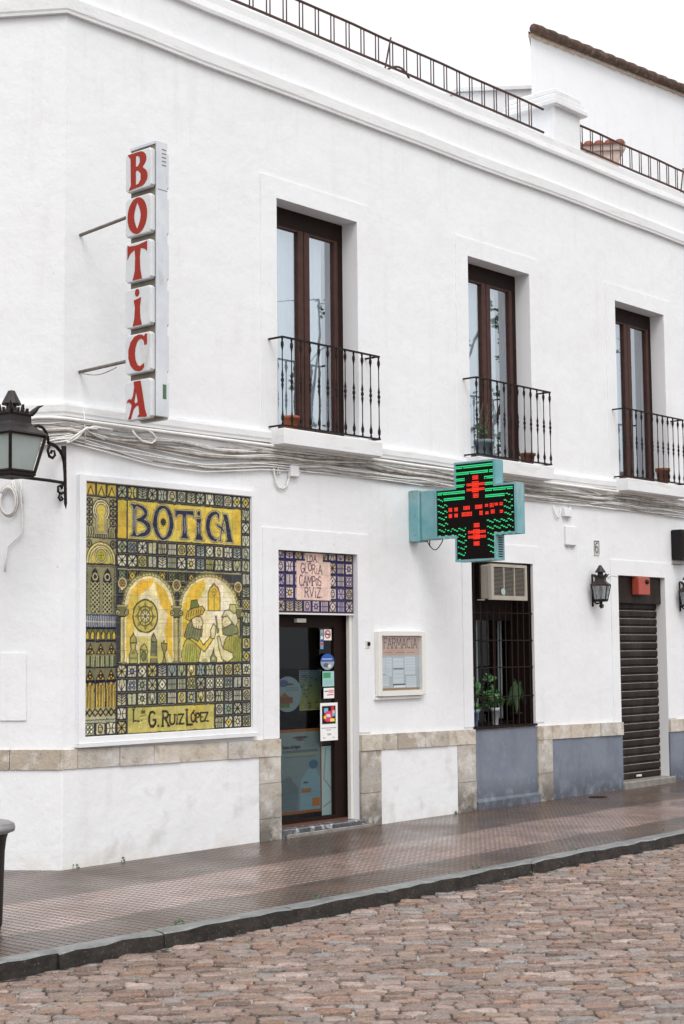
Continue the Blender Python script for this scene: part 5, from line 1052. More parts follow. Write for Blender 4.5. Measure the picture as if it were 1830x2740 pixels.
for k, segs in wavy.items():
    for a, b_ in segs:
        y = amap(a); n = 0
        while y > amap(b_):
            q = (0, 0, 1, 1, 2, 2)[n % 6]
            if R.random() > .04: dot(gm, y, 3.378-k*0.0590-(q)*pz*.75, 0.0047)
            y -= 0.0132; n += 1
for x0_, y0_, x1_, y1_ in [(745,250,800,290),(690,320,860,347),(690,368,860,394),(740,305,805,408),(750,418,803,460),(757,695,812,735),(705,763,870,790),(705,808,872,836),(752,752,815,846),(757,865,812,905),
    (522,555,558,592),(577,550,610,586),(524,612,556,648),(578,607,610,642),(660,536,722,572),(645,592,742,632),(770,524,838,562),(810,580,842,620),(862,516,892,544),(905,508,945,548),(952,504,984,532),(998,500,1030,530),(866,586,896,614),(916,568,954,606),(1000,570,1032,600)]:
    yA, zA = zx(x0_, (y0_+y1_)/2); yB, zB = zx(x1_, (y0_+y1_)/2); zc = (zA+zB)/2; hh = (y1_-y0_)/3.484/275/2; n1 = max(1, round(abs(yB-yA)/0.0145)); n2 = max(1, round(2*hh/0.0145))
    rh_.poly([(CX-0.0050, yA+.004, zc-hh-.004), (CX-0.0050, yB-.004, zc-hh-.004), (CX-0.0050, yB-.004, zc+hh+.004), (CX-0.0050, yA+.004, zc+hh+.004)])
    for i in range(n1):
        for j in range(n2): dot(rmb, yA+(yB-yA)*(i+.5)/n1, zc-hh+2*hh*(j+.5)/n2, 0.0056)
gm.build('green_lamps', 'led_green', CR_); rmb.build('red_lamps', 'led_red', CR_); None

# ------------------------------------------------------------------ barred window, air conditioner, plants
GY = 0.18
fr = MB(); a, b_, z0, z1 = GRL
fr.box(a, a+0.05, GY+.08, GY+.14, z0, z1); fr.box(b_-0.03, b_, GY+.08, GY+.14, z0, z1); fr.box(a+.05, b_-.03, GY+.08, GY+.14, 1.95, z1); fr.box(a+.05, b_-.03, GY+.08, GY+.14, z0, z0+.05)
fr.box(5.58, 5.63, GY+.08, GY+.14, z0+.05, 1.95); fr.box(5.98, 6.02, GY+.08, GY+.14, z0+.05, 1.95)
GW = fr.build('barred_window', 'dark_wood', BL)
p = MB(); p.poly([(a+.05, GY+.11, z0+.05), (b_-.03, GY+.11, z0+.05), (b_-.03, GY+.11, 1.95), (a+.05, GY+.11, 1.95)]); p.build('pane', 'door_glass', GW)
room(4.95, 7.4, 0.7, 2.7, 1.6, 'back_room')
mb = MB(); mb.box(GRL[1]-0.012, GRL[1]-0.001, 0.021, 0.33, GRL[2], GRL[3]); mb.build('window_lining', 'dark_wood', BL)
s = MB(); [s.box(x, x+w_, 0.40, 0.41, 0.9, 2.3) for x, w_ in ((6.12,.09),(6.25,.07),(5.66,.05),(5.42,.03),(5.86,.02))]; s.build('pale_strip', mat('grey_strip', (0.42,0.46,0.50), .7), GW)  # pale upright strips behind the window glass
gr = MB(); y = 0.012
for z in (1.15, 1.455, 1.735, 2.02): gr.box(a, b_, y-0.003, y+0.003, z-0.0055, z+0.0055)
gr.box(a, b_, -0.03, 0.25, z0-0.001, z0+0.022)
G = gr.build('window_grille', 'dark_wood', GW)
m = MB(); m.tube([(a+0.06, y, z0), (a+0.06, y, z1-0.02)], 0.0075, 6); b0 = m.build('bar', 'iron', G)
for k in range(1, 10): c_ = b0.copy(); COL.objects.link(c_); c_.parent = G; c_.location = (k*0.109, 0, 0)
AC = thing('air_conditioner', 'old cream air conditioner sticking out above the barred window', 'air conditioner', (5.66, 0, 2.15))
x0_, x1_, yF, yB, zA, zB = 5.435, 6.075, -0.12, 0.03, 2.150, 2.520
b = MB(); b.bbox(x0_+.012, x1_-.012, yF+.045, yB, zA+.01, zB-.008, 0.008); b.build('casing', 'ac', AC)
b = MB()
for q in ((x0_, x0_+.045, zA, zB), (x1_-.035, x1_, zA, zB), (x0_+.045, x1_-.035, zB-.03, zB), (x0_+.045, x1_-.035, zA, zA+.045)): b.box(q[0], q[1], yF, yF+.044, q[2], q[3])
b.build('front_frame', 'ac', AC)
b = MB(); b.box(x0_+.045, x1_-.035, yF+.02, yF+.03, zA+.045, zB-.03); b.build('coil', 'ac_grille', AC)
b = MB()
for x in (x0_+.045+.186, x0_+.045+.372): b.box(x-.006, x+.006, yF+.004, yF+.0199, zA+.045, zB-.03)
k = 0
while zA+.055+k*.0135 < zB-.04: b.box(x0_+.045, x1_-.035, yF+.010, yF+.018, zA+.055+k*.0135, zA+.0578+k*.0135); k += 1
b.build('louvre', 'ac', AC); b = MB(); b.loft([[(5.64+.036*math.cos(t), yF+.003, 2.235+.034*math.sin(t)) for t in np.arange(0,6.28,.5)], [(5.64+.036*math.cos(t), yF-.002, 2.235+.034*math.sin(t)) for t in np.arange(0,6.28,.5)]]); b.build('badge', mat('pale_green_badge', (0.35,0.48,0.44), .4), AC)
b = MB(); b.box(x0_-.05, x0_+.02, yF+.10, yB, zA-.006, zA+.006); b.build('support', 'ac', AC)

def leafy(mb, c, r, n, size, seed, up=0.0):
    R = random.Random(seed)
    for _ in range(n):
        d = Vector((R.gauss(0,1), R.gauss(0,1)*.6, R.gauss(0,1))); d = d.normalized()*r*R.uniform(.3,1); p = Vector(c)+Vector((d.x, d.y, d.z*.8+up*R.random()))
        a = Vector((R.uniform(-1,1), R.uniform(-1,1), R.uniform(-.3,.6))).normalized(); b = a.cross(Vector((R.uniform(-1,1), R.uniform(-1,1), R.uniform(-1,1)))).normalized(); s = size*R.uniform(.6,1.3); nn = a.cross(b)*s*.18
        q = [p-a*s, p-a*s*.35+b*s*.55+nn, p+a*s*.45+b*s*.5+nn, p+a*s, p+a*s*.45-b*s*.5+nn, p-a*s*.35-b*s*.55+nn]
        mb.poly(q)
def pot(name, label, loc, r, h, m, rim=0.012, plant=None, cat='flowerpot', group=None):
    T_ = thing(name, label, cat, loc, group); x, y, z = loc; b = MB(); b.smooth = True
    b.lathe([(r*.68, 0), (r*.72, .004), (r*.92, h*.80), (r*.93, h*.80)], loc, 20); b.build('pot', m, T_)
    b = MB(); b.smooth = True; b.lathe([(r*.93, h*.801), (r+rim*.4, h*.805), (r+rim*.4, h), (r*.86, h), (r*.84, h*.9), (0.001, h*.9)], loc, 20); b.build('rim', m, T_)
    if plant: plant(T_, x, y, z+h)
    return T_
for args in [('terracotta_pot', 'orange terracotta pot behind the railing of the leftmost balcony', (2.50, -0.075, 3.60), 0.075, 0.135, 'terracotta'),
             ('terracotta_pot', 'wide dark terracotta pot at the right end of the middle balcony', (6.20, -0.07, 3.60), 0.085, 0.13, 'old_terracotta'),
             ('terracotta_pot', 'tall brown terracotta pot on the rightmost balcony', (9.05, -0.07, 3.60), 0.085, 0.20, 'old_terracotta')]:
    nm, lb, lc, r_, h_, m_ = args; pot(nm, lb, lc, r_, h_, m_, group='terracotta pots on the balconies')
def pl2(T_, x, y, z):
    m = MB(); R = random.Random(5)
    for k in range(16): 
        p0 = (x+R.uniform(-.1,.1), y+R.uniform(-.02,.02), z-.02); m.tube([p0, (p0[0]+R.uniform(-.03,.03), y, z+.15), (p0[0]+R.uniform(-.08,.08), y+R.uniform(-.02,.02), z+R.uniform(.2,.42))], 0.0025, 4)
    m.build('stems', 'dry', T_); m = MB(); leafy(m, (x-.04, y, z+.04), .09, 110, .016, 3, .10); m.build('foliage', 'leaf_dark', T_)
pot('potted_plant', 'blue grey pot of straggly dry stems at the left of the middle balcony', (5.42, -0.07, 3.60), 0.105, 0.20, 'bluepot', plant=pl2, cat='potted plant')
def plA(seed, n, dx=0.0):
    def f(T_, x, y, z):
        m = MB(); R = random.Random(seed)
        pts = []
        for k in range(9):
            e = (x+dx+R.uniform(-.13,.13), y+R.uniform(-.03,.03), z+R.uniform(.02,.30)); m.tube([(x, y, z-.03), ((x+e[0])/2+R.uniform(-.02,.02), y, (z+e[2])/2+.02), e], 0.004, 5); pts.append(e)
        m.build('stems', 'leaf_dark', T_); m = MB()
        for i, e in enumerate(pts): leafy(m, e, .06, n//9, .042, seed+i)
        m.build('foliage', 'leaf', T_)
    return f
pot('potted_plant', 'leafy green plant in a light blue pot behind the window bars', (5.41, 0.115, 0.855), 0.05, 0.17, 'bluepot2', plant=plA(3, 140), cat='potted plant')
pot('potted_plant', 'leafy green plant in a pale pot behind the middle window bars', (5.78, 0.115, 0.855), 0.045, 0.18, 'whitepot', plant=plA(8, 130), cat='potted plant')
def plB(T_, x, y, z):
    m = MB(); R = random.Random(12)
    for k in range(90):
        a = R.uniform(-1, 1); L_ = R.uniform(.2, .42); m.tube([(x, y, z-.02), (x+a*.07, y+R.uniform(-.02,.02), z+L_*.8), (x+a*.17, y+R.uniform(-.03,.03), z+L_*(.9-abs(a)*.7))], [0.003, 0.004, 0.001], 4)
    m.build('foliage', 'leaf_dark', T_)
pot('potted_plant', 'dark feathery plant at the right behind the window bars', (6.17, 0.115, 0.855), 0.055, 0.12, 'dark_wood', plant=plB, cat='potted plant')

# ------------------------------------------------------------------ roller shutter doorway
a, b_, z0, z1 = SHT
bx = MB(); bx.bbox(a, b_-0.004, 0.045, 0.30, 2.165, z1-0.002, 0.006); SB = bx.build('roller_shutter_box', 'shutter', BL)
sh = MB(); SY = 0.125; z = 0.12; k = 0; prof = []
while z < 2.165:
    prof += [(SY+0.004, z), (SY-0.010, z+0.008), (SY-0.012, z+0.040), (SY-0.010, z+0.078), (SY+0.004, z+0.086)]; z += 0.0945
for (y0_, q0), (y1_, q1) in zip(prof[:-1], prof[1:]): sh.poly([(a, y0_, q0), (b_, y0_, q0), (b_, y1_, q1), (a, y1_, q1)])
SH = sh.build('roller_shutter', 'shutter', BL)
ed = MB(); z = 0.12
while z < 2.1: ed.box(a, b_, SY-0.015, SY-0.0125, z+0.070, z+0.0765); z += 0.0945
ed.build('slat_edges', mat('pale_slat_edge', (0.42, 0.38, 0.36), 0.4, noise=(30, .8, (0.16,0.13,0.11))), SH)  # pale line along the upper edge of each slat
ed = MB(); ed.bbox(8.55, 8.66, SY-0.03, SY-0.013, 0.14, 0.165, 0.004); ed.build('lock', 'white_plastic', SH)
b = MB(); b.bbox(a-0.02, b_+0.06, -0.06, 0.30, 0.02, 0.118, 0.012); b.build('threshold', 'threshold', BL)
AL = thing('alarm_box', 'red alarm box above the closed brown roller shutter', 'alarm', (8.48, 0, 2.25))
b = MB(); b.bbox(8.455, 8.71, -0.055, 0.044, 2.265, 2.475, 0.008); b.build('casing', 'alarm', AL)
b = MB(); b.smooth = True; b.loft([[(8.635+.04*math.cos(t), -0.0552, 2.42+.03*math.sin(t)) for t in np.arange(0,6.28,.4)], [(8.635+.03*math.cos(t), -0.072, 2.42+.022*math.sin(t)) for t in np.arange(0,6.28,.4)]]); b.build('beacon', 'bin', AL)

# ------------------------------------------------------------------ lanterns
def square(h, z, rot=math.pi/4): return [(h*math.cos(rot+k*math.pi/2), h*math.sin(rot+k*math.pi/2), z) for k in range(4)]
def lantern(root, s, roof_m, glass_m, rot, crest=True, zm=None, cap=1.0):
    """s = half diagonal of the roof edge, metres; built around the base centre z = 0 up"""
    Z = (lambda z: float(np.interp(z, *zm))) if zm else (lambda z: z)
    sq = lambda k, z: square(s*k, s*Z(z), rot)
    b = MB(); b.loft([sq(.70, 0), sq(.70, .07), sq(.62, .09)]); b.loft([sq(.60, -.06), sq(.70, -.001)]); b.build('base', 'iron', root)
    g_ = MB(); g_.loft([sq(.60, .11), sq(.88, 1.30)], cap=False); g_.build('glass', glass_m, root)
    f = MB()
    lo, hi = sq(.665, .09), sq(.97, 1.33)
    for k in range(4): f.tube([lo[k], hi[k]], s*.058, 4)
    for k in range(4): f.tube([lo[k], lo[(k+1) % 4]], s*.05, 4); f.tube([hi[k], hi[(k+1) % 4]], s*.05, 4)
    f.build('frame', 'iron', root)
    r_ = MB(); r_.loft([sq(1.04, 1.33), sq(1.02, 1.38), sq(.62, 1.62), sq(.56, 1.72), sq(.56, 1.95)]); r_.loft([sq(.60, 1.951), sq(.64, 1.99), sq(.60, 2.03)]); r_.build('roof', roof_m, root)
    t = MB(); t.smooth = False; t.lathe([(s*.27*cap, s*Z(2.0)), (s*.25*cap, s*Z(2.25)), (s*.22*cap, s*Z(2.36))], (0, 0, 0), 12); t.lathe([(s*.44*cap, s*Z(2.37)), (s*.46*cap, s*Z(2.41)), (s*.10, s*Z(2.97)), (s*.04, s*Z(3.0))], (0, 0, 0), 14); t.build('chimney_cap', roof_m, root)
    if crest:
        c_ = MB(); q = sq(.60, 2.0)
        for k in range(4):
            A, B = Vector(q[k]), Vector(q[(k+1) % 4]); out_ = ((A+B)/2); out_.z = 0; out_ = out_.normalized()
            for j, hgt in ((.30, .14), (.5, .24), (.70, .14)):
                p = A.lerp(B, j); w_ = (B-A)*.085; c_.hexa([p-w_-out_*.004, p+w_-out_*.004, p+w_+out_*.004, p-w_+out_*.004, p-w_*.3+out_*.01*hgt+Vector((0,0,s*hgt)), p+w_*.3+out_*.01*hgt+Vector((0,0,s*hgt)), p+w_*.3+out_*.02+Vector((0,0,s*hgt)), p-w_*.3+out_*.02+Vector((0,0,s*hgt))])
            d = A.copy(); d.z = 0; d.normalize(); c_.tube([A-d*s*.06, A+d*s*.05+Vector((0,0,s*.10)), A+d*s*.16+Vector((0,0,s*.22)), A+d*s*.30+Vector((0,0,s*.27))], [s*.09, s*.08, s*.045, s*.01], 5)
        c_.build('cresting', 'lantern_roof', root)
# big lantern on the corner
AD = Vector((-0.94, -0.34, 0)).normalized(); LT = 1.0
lo_, hi_ = 0.2, 1.6                                # distance out along the bracket at which the lantern hangs
for _ in range(40):
    mid_ = (lo_+hi_)/2; P = AD*mid_+Vector((0, 0, 3.3)); d = np.array(P)-CAM; px = PCX+FPX*(d@_R)/(d@_f)
    if px > 30: lo_ = mid_
    else: hi_ = mid_
LT = lo_
dist = (np.array(AD*LT+Vector((0, 0, 3.3)))-CAM)@_f; SC = 94.0/FPX*dist
d_ = _ray(30, 1272); tt = (AD*LT); kk = ((tt.x-CAM[0])*_f[0]+(tt.y-CAM[1])*_f[1]); zz = CAM[2]+d_[2]/math.hypot(d_[0], d_[1])*math.hypot(tt.x-CAM[0], tt.y-CAM[1])
BIG = thing('street_lantern', 'large black street lantern with frosted glass on a scrolled corner bracket', 'street lamp', (tt.x, tt.y, zz), local=True)
lantern(BIG, SC, 'lantern_roof', 'frost', math.radians(232), zm=([-.1, 0, .09, 1.33, 1.62, 1.95, 2.03, 2.37, 3.0], [-.1, 0, .09, 1.14, 1.42, 1.70, 1.78, 2.02, 2.44]), cap=.62)
for o in list(BIG.children): OFF[o.name] = (0, 0, 0)
br = MB(); br.smooth = True
W_ = lambda t, z: (AD*(-(LT-t)) + Vector((0, 0, z-zz)))[:]      # t = distance out from the wall, z = world height
zp = lambda py, t: None
def zat(py, t):                                    # height seen at photo row py at distance t along the bracket
    q = AD*t; return CAM[2] + (lambda d: d[2]/math.hypot(d[0], d[1]))(_ray(PCX+FPX*((np.array(q)-CAM)@_R)/((np.array(q)-CAM)@_f), py))*math.hypot(q.x-CAM[0], q.y-CAM[1])
def tat(px):
    a, b = -0.1, 1.6
    for _ in range(40):
        m_ = (a+b)/2; d = np.array(AD*m_+Vector((0,0,3.1)))-CAM
        if PCX+FPX*(d@_R)/(d@_f) > px: a = m_
        else: b = m_
    return a
def bp(x, y): t = tat(x/6.52); return W_(t, zat(1040+y/6.52, t))
br.tube([bp(1110, 1000), bp(1120, 1300), bp(1130, 1700), bp(1135, 2000), bp(1140, 2110)], [.02, .018, .017, .018, .010], 6)
br.tube([bp(1105, 1640), bp(850, 1600), bp(560, 1565), bp(400, 1545), bp(200, 1530)], 0.013, 6)
br.tube([bp(1125, 1300), bp(1095, 1180), bp(1050, 1090), bp(980, 1010), bp(900, 970), bp(840, 940)], 0.014, 6)
br.tube([bp(980, 1010), bp(920, 960), bp(860, 990), bp(830, 1080), bp(860, 1180), bp(915, 1210), bp(960, 1160), bp(945, 1090), bp(895, 1085), bp(890, 1130)], [.012,.012,.012,.012,.012,.011,.010,.009,.010,.012], 6)
br.tube([bp(590, 670), bp(660, 640), bp(740, 680), bp(800, 760), bp(835, 860), bp(840, 940)], 0.012, 6)
br.tube([bp(1085, 1740), bp(1055, 1690), bp(1015, 1710), bp(1015, 1790), bp(1060, 1830), bp(1105, 1810)], 0.010, 6); br.tube([bp(1105, 1815), bp(1050, 1840), bp(1025, 1900), bp(1060, 1950), bp(1100, 1920), bp(1070, 1890)], 0.010, 6)
br.tube([bp(1110, 1640), bp(1080, 1720)], .010, 6); br.build('bracket', 'iron', BIG)
for o in BIG.children: o.location = (0, 0, 0)

def wall_lantern(label, x, z):
    T_ = thing('wall_lantern', label, 'lantern', (x, -0.115, z), 'small black lanterns beside the shutter door', local=True)
    lantern(T_, 0.135, 'lantern_roof', 'lantern_clear', math.radians(225+20))
    m = MB(); m.smooth = True; m.lathe([(.02, -.01), (.012, -.03), (.024, -.05), (.022, -.065), (.006, -.085)], (0, 0, 0), 10); m.tube([(0.03+.022*math.cos(t), 0, -.055+.022*math.sin(t)) for t in np.arange(0, 6.6, .5)], .0035, 5)
    m.tube([(0, 0, -.02), (0, .06, -.03), (0, .114, .02)], .010, 6); m.tube([(0, .108, -.06), (0, .108, .30)], .012, 6); m.build('bracket', 'iron', T_)
    m = MB(); m.smooth = True; m.lathe([(.014, .01), (.014, .07), (.02, .075), (.024, .12), (.012, .17), (.003, .18)], (0, 0, 0), 10); m.build('bulb', 'whitepot', T_)
    return T_
xw, zw = onw(1608, 1608, -0.115)
LA = wall_lantern('black wall lantern left of the roller shutter, under the house number', xw, zw)
LB = copy_tree(LA); LB['label'] = 'black wall lantern cut off by the right edge of the photo'
xw2, zw2 = onw(1841, 1622, -0.115); LB.location = (xw2, -0.115, zw2)
HB = thing('hanging_sign_box', 'dark box high on the wall at the right edge above the lantern', 'box', (9.6, 0, 2.8))
x0_, zt_ = onw(1823, 1416, -0.15); _, zl_ = onw(1823, 1497, -0.15)
b = MB(); b.bbox(x0_, x0_+0.35, -0.15, 0, zl_, zt_, .01); b.build('casing', 'bin', HB); b = MB(); b.box(x0_+.02, x0_+.33, -0.153, -0.1505, zl_+.03, zt_-.03); b.build('face', 'dark_wood', HB)

# ------------------------------------------------------------------ cables along the string course
CB = thing('cable_bundle', 'tangle of white painted cables sagging along the wall below the balconies', 'cables', (0, 0, 3.4))
topx = [0.0, 2.3, 3.7, 5.2, 7.0, 9.5, 13]; topz = [3.452, 3.452, 3.45, 3.445, 3.45, 3.45, 3.45]
botx = [0.0, .35, .9, 1.5, 2.2, 3.0, 3.8, 4.6, 6.0, 7.5, 9.5, 13]; botz = [3.28, 3.24, 3.17, 3.16, 3.24, 3.27, 3.265, 3.26, 3.24, 3.25, 3.24, 3.25]
R = random.Random(77)
for k in range(21):
    f = (k/20.0)**1.25; n = 96; ph_ = [R.uniform(0, 6.28) for _ in range(5)]; am = .06+.30*R.random(); rr = R.choice([.0045, .005, .006, .007, .009, .012]) if k else .016
    if k > 18: am *= .25
    pts = []
    for i in range(n+1):
        x = -0.0+13.0*i/n; tz, bz = np.interp(x, topx, topz), np.interp(x, botx, botz)
        q = f + am*(.5*math.sin(x*1.1+ph_[0])+.35*math.sin(x*2.7+ph_[1])+.22*math.sin(x*5.3+ph_[2])) if k else 0.02
        q = min(1.02, max(0.0, q)); y = -0.012-rr-0.028*(1-q)*R.uniform(.9, 1.1)-0.012*abs(math.sin(x*1.7+ph_[3]))
        pts.append((x, y, tz+(bz-tz)*q))
    p0 = pts[0]; z_ = p0[2]; yy = -p0[1]
    left = [(LD[0]*t+nl[0]*(yy+.004), LD[1]*t+nl[1]*(yy+.004), z_+.012*math.sin(t*4+ph_[4])+ (.05*(f-.5) if t > .3 else 0)) for t in (1.2, .9, .6, .4, .2, .08)]
    m = MB(); m.smooth = True; m.tube(left+[(-yy*.5, -yy-.002, z_)]+pts[1:], rr, 6); m.build('cable', R.choice(['cable', 'cable', 'cable', 'cable', 'cable', 'cable_grey', 'cable_dark']), CB)
def wl(pts, r, name, mt='cable', y=-0.02, parent=CB):
    m = MB(); m.smooth = True; m.tube([(lambda q: (q[0], y if len(p) < 3 else p[2], q[1]))(onw(p[0], p[1], y)) for p in pts], r, 6); return m.build(name, mt, parent)
wl([(225,1100),(226,1140),(229,1190)], .004, 'tie', 'cable', -.06); wl([(228,1148),(255,1165),(280,1177)], .004, 'tie', 'cable', -.06)
wl([(353,1152),(365,1168),(380,1180),(395,1184),(406,1186),(414,1180),(417,1172),(408,1160),(395,1150)], .010, 'loop', 'cable', -.06)
wl([(180,1185),(205,1172),(225,1150),(250,1142),(300,1150)], .011, 'cable', 'cable', -.065); wl([(186,1178),(210,1160),(232,1145),(260,1148)], .009, 'cable', 'cable', -.07)
for k in range(7):
    m = MB(); m.smooth = True; ph_ = R.uniform(0, 6); zz_ = 3.27+k*.018
    m.tube([(LD[0]*t+nl[0]*(.03+.01*k % .02), LD[1]*t+nl[1]*.035, zz_-0.14*(t if t < .5 else .5)*(6-k)/6+.008*math.sin(t*14+ph_)) for t in np.arange(1.1, .02, -.06)]+[(0.0, -.045, zz_+.01), (.1, -.04, zz_+.04), (.25, -.035, zz_+.06)], R.choice([.006,.009,.011]), 6); m.build('cable', 'cable', CB)
# fittings below the cables
def fitting(name, label, boxes, wires, cat='junction box', y=-0.02):
    px, py = boxes[0][:2]; x, z = onw(px, py, 0); T_ = thing(name, label, cat, (x, 0, z))
    for k, (a, b_, c_, d_, dep) in enumerate(boxes):
        A = onw(a, d_, 0); B = onw(c_, b_, 0); m = MB(); m.bbox(A[0], B[0], -dep, 0, A[1], B[1], .005); m.build('box' if k == 0 else 'cover', 'plaster', T_)
    for w_ in wires: wl(w_[0], w_[1], 'wire', w_[2] if len(w_) > 2 else 'cable', y, T_)
fitting('junction_box', 'white junction box with looping cable below the cables left of the shop door', [(768, 1248, 790, 1275, .05)],
        [([(728,1230),(733,1262),(737,1290),(745,1305),(757,1308),(768,1300),(773,1280),(775,1262)], .009), ([(790,1262),(796,1276),(802,1265),(800,1250),(780,1232),(755,1226)], .010), ([(745,1250),(742,1268),(747,1270),(748,1258)], .008)])
fitting('junction_box', 'white junction box with dangling wires right of the pharmacy cross', [(1502, 1361, 1520, 1382, .05), (1510, 1410, 1536, 1458, .03)],
        [([(1480,1352),(1486,1378),(1493,1386),(1499,1372),(1500,1362)], .008), ([(1524,1355),(1530,1372),(1524,1388),(1518,1390)], .008), ([(1515,1458),(1520,1462),(1528,1460),(1534,1464),(1540,1458)], .006, 'cable_grey')])
def coil():
    T_ = thing('cable_coil', 'coil of pale cable hanging on the side wall under the big street lantern', 'cable coil', (-0.27, 0.40, 3.0))
    def lwp(px, py, q):
        d = _ray(px, py); nn = np.array([nl[0], nl[1], 0]); P = CAM+d*((q-(CAM@nn))/(d@nn)); return tuple(P)
    for k in range(4):
        m = MB(); m.smooth = True; m.tube([lwp(24-k+ (25-k*1.5)*math.cos(t), 1340+(43-k*2.2)*math.sin(t), .025+.006*k) for t in np.arange(-2.6, 3.9, .3)], .0065, 6); m.build('loop', 'cable' if k % 2 else 'cable_grey', T_)
    for xx in (31, 36, 52): m = MB(); m.smooth = True; m.tube([lwp(xx, 1282, .03), lwp(xx+6, 1310, .03), lwp(xx+10, 1345, .03)], .0055, 6); m.build('lead', 'cable', T_)
    m = MB(); m.smooth = True; m.tube([lwp(56, 1285, .02), lwp(58, 1350, .02), lwp(61, 1410, .02), lwp(58, 1428, .02), lwp(22, 1462, .02), lwp(15, 1500, .02), lwp(13, 1530, .02)], .0075, 6); m.build('conduit', 'cable', T_)
    m = MB(); m.hexa([lwp(0,1748,.003),lwp(70,1748,.003),lwp(70,1928,.003),lwp(0,1928,.003),lwp(0,1748,.012),lwp(70,1748,.012),lwp(70,1928,.012),lwp(0,1928,.012)])
    o = m.build('meter_hatch', 'plaster', None); tag(o, 'flat white painted hatch cover set in the side wall at the far left', 'hatch')
coil()
sw = thing('wall_wire', 'thin dark wire with a small hook on the wall beside the right lantern', 'wire', (9.3, 0, 2.6)); wl([(1797,1508),(1806,1510),(1818,1511),(1829,1510)], .004, 'strand', 'wire', -.02, sw)
sw = thing('lantern_wire', 'thin white wire from the wall lantern to the shuttered doorway corner', 'wire', (7.8, 0, 2.5)); wl([(1626,1548),(1632,1542),(1640,1541),(1652,1544)], .003, 'strand', 'cable_grey', -.012, sw)

# ------------------------------------------------------------------ litter bin at the left edge
bx0, by0 = -2.05, -1.62
BN = thing('litter_bin', 'black litter bin with a grey metal lid at the left edge of the photo', 'litter bin', (bx0, by0, 0))
def binc(px, py, z):                               # radius so that its right-hand outline meets the photograph's
    d = _ray(px, py); d = d/np.linalg.norm(d[:2]); v = np.array([bx0, by0])-CAM[:2]; return abs(v[0]*d[1]-v[1]*d[0])
rl = lambda px: binc(px, 2300, 0)
b = MB(); b.smooth = True; b.lathe([(rl(5)-.005, 0.0), (rl(8), .03), (rl(11), .3), (rl(13), .46), (rl(17), .53), (rl(23), .575)], (bx0, by0, 0), 40); b.build('body', 'bin', BN)
b = MB(); b.smooth = True; b.lathe([(rl(26), .570), (rl(39), .58), (rl(41), .60), (rl(38), .62), (rl(30), .63), (.02, .638)], (bx0, by0, 0), 40); b.build('lid', 'lid', BN)

# ------------------------------------------------------------------ buildings behind
def wallpt(px, py, y): x, z = onw(px, py, y); return x, z
NB = thing('neighbour_house', 'tall plain white house behind with a mossy tiled roof edge', 'house', (15.4, 6.0, 0))
xa, za = wallpt(1419, 86, 6.0); xb, zb2 = wallpt(1830, 250, 6.0); sl_ = (zb2-za)/(xb-xa); xe = xa+16
b = MB(); b.loft([[(xa, 6.0, 0), (xe, 6.0, 0), (xe, 6.0, za+sl_*16), (xa, 6.0, za)], [(xa+7, 10.0, 0), (xe+7, 10.0, 0), (xe+7, 10.0, za+sl_*16-2), (xa+7, 10.0, za-2)]]); b.build('wall', 'plaster', NB)
rt = MB(); rt.smooth = True; x = xa-.05; R = random.Random(4)
while x < xe:
    z = za+sl_*(x-xa)
    rt.tube([(x, 5.90, z+.03), (x+.20, 5.90, z+.04+sl_*.2), (x+.47, 5.90, z+.02+sl_*.47)], [.088, .095, .075], 9); x += .40
rt.build('roof_verge_tiles', 'rooftile', NB)
rt = MB(); x = xa
while x < xe:
    z = za+sl_*(x-xa); rt.box(x, x+.27, 5.93, 6.05, z-.08+R.uniform(-.01,.01), z-.03); x += .29
rt.build('roof_edge_bricks', mat('pale_brick_edge', (0.38,0.27,0.19), .85, noise=(6,.8,(0.52,0.46,0.40))), NB)
rt = MB(); rt.poly([(xa, 6.05, za+.03), (xe, 6.05, za+.03+sl_*16), (xe+7, 10, za-1.95+sl_*16), (xa+7, 10, za-1.95)]); rt.build('roof', 'rooftile', NB)
FB = thing('far_white_building', 'low pale building just showing beyond the parapet left of the tall house', 'building', (14.0, 8, 0))
xa, za = wallpt(1222, 249, 8.2); xb, zb2 = wallpt(1424, 239, 8.2)
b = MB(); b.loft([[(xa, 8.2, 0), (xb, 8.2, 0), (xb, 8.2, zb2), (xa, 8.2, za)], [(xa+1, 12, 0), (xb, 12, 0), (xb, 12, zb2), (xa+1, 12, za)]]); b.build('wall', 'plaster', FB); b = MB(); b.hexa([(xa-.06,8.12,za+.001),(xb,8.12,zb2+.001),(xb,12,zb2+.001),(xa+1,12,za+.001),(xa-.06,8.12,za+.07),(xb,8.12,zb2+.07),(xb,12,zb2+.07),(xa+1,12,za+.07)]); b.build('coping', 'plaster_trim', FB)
# little tiled canopy on the roof terrace
q0x, q0z = onw(1540, 404, 2.0); q1x, q1z = onw(1669, 392, 2.0)
d = _ray(1605, 395); tcn = (2.0-CAM[1])/d[1]; Pc = CAM+d*tcn; wdt = 138.0/FPX*tcn*(d@_f); dirx = Vector((_r[0], _r[1], 0)).normalized(); diry = Vector((_f[0], _f[1], 0)).normalized()
CN = thing('tiled_chimney', 'small brick chimney with red curved tiles behind the roof railing', 'chimney', (Pc[0], Pc[1], 6.6))
def cn(a, b_, z): v = Vector((Pc[0], Pc[1], 0))+dirx*a+diry*b_; return (v.x, v.y, Pc[2]+z)
h = wdt/2
b = MB(); b.hexa([cn(-h,0,-.06),cn(h,0,-.02),cn(h,.6,-.02),cn(-h,.6,-.06),cn(-h,0,0.03),cn(h,0,0.07),cn(h,.6,.07),cn(-h,.6,.03)]); b.build('slab', mat('pink_grey_render', (0.42,0.34,0.32), .85, noise=(9,.8,(0.30,0.22,0.19))), CN)
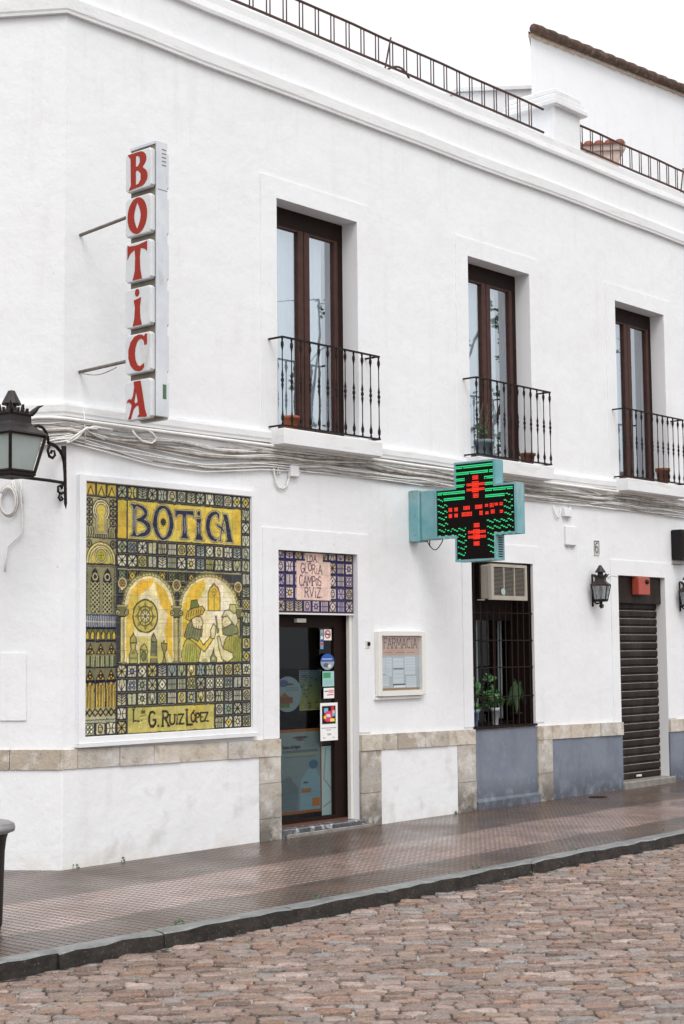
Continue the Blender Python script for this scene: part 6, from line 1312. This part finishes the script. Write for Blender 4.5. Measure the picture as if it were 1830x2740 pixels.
b = MB(); b.hexa([cn(-h*.98,.05,-.9),cn(h*.45,.05,-.9),cn(h*.45,.55,-.9),cn(-h*.98,.55,-.9),cn(-h*.98,.05,-.061),cn(h*.84,.05,-.03),cn(h*.84,.55,-.03),cn(-h*.98,.55,-.061)]); b.build('brick_shaft', mat('pale_old_brick', (0.40,0.29,0.25), .85, noise=(7,.9,(0.50,0.42,0.38))), CN)
b = MB(); b.smooth = True
for k in range(5):
    a_ = -h+h*2*(k+.4)/5; zc = .03+.008*k
    rings = []
    for yy, rr in ((-.03, h*.20), (.6, h*.17)): rings.append([cn(a_+rr*math.cos(t), yy, zc+rr*.75*math.sin(t)) for t in np.linspace(0, math.pi, 9)]+[cn(a_-rr*.8, yy, zc-.01), cn(a_+rr*.8, yy, zc-.01)])
    b.loft(rings)
b.build('roof_tiles', 'red_tile', CN)

# ------------------------------------------------------------------ street tree across the road (mirrored in the balcony windows)
def tree(label, base, seed, H_):
    T_ = thing('street_tree', label, 'tree', base); R = random.Random(seed); tr, lf = MB(), MB(); tr.smooth = True; x, y, z = base
    tr.tube([(x, y, z-.1), (x+.05, y, z+1.2), (x, y+.05, z+2.6), (x-.05, y, z+3.6)], [.16, .12, .10, .08], 8)
    for k in range(13):
        a = R.uniform(0, 6.28); p = Vector((x-.03, y, z+R.uniform(2.6, 3.6))); pts = [p[:]]; rad = [.045]; d = Vector((math.cos(a), math.sin(a), R.uniform(.5, 1.4))).normalized()
        for j in range(7):
            d = (d+Vector((R.gauss(0,.22), R.gauss(0,.22), R.gauss(.05,.15)))).normalized(); p = p+d*H_*.085; pts.append(p[:]); rad.append(.045*(1-j/7.5)+.004)
            if j > 2:
                for q in range(2):
                    e = p+Vector((R.gauss(0,.3), R.gauss(0,.3), R.gauss(.1,.25))); tr.tube([p[:], ((p+e)/2)[:], e[:]], [.009,.006,.003], 4); leafy(lf, e[:], .20, 15, .055, R.random()*9999)
        tr.tube(pts, rad, 6)
    tr.build('trunk', 'bark', T_); lf.build('crown', 'leaf_dark', T_)
tree('sparse street tree across the road, mirrored in the left balcony window', (13.0, -9.0, 0), 5, 11.0)

# ------------------------------------------------------------------ weeds and moss in the joints
m = MB(); R = random.Random(6)
for px_, py_, n_ in ((1219, 2174, 14), (330, 2322, 9), (1264, 2168, 8), (1660, 2114, 6), (1350, 2152, 6), (200, 2338, 8)):
    x, z = onw(px_, py_, -0.03)
    leafy(m, (x, -0.03, gz(x)+.012), .035, n_, .012, R.random()*999)
for x in (0.15, 1.9, 4.6, -1.1, 3.2): leafy(m, (x, KY+KW+.01, gz(x)+.008), .04, 14, .010, R.random()*999)
for x in (0.9, 2.4): leafy(m, (x, KY-.03, ROADZ+gz(x)+.012), .03, 10, .010, R.random()*999)
tag(m.build('weeds', 'leaf_dark'), kind='stuff')
dc = MB(); dc.lathe([(.10, 0), (.10, .005), (.085, .006), (.084, .003), (.001, .003)], (7.1, -0.28, gz(7.1)), 24)
tag(dc.build('drain_cover', 'iron'), 'small round dark drain cover in the pavement by the blue plinth', 'drain cover')
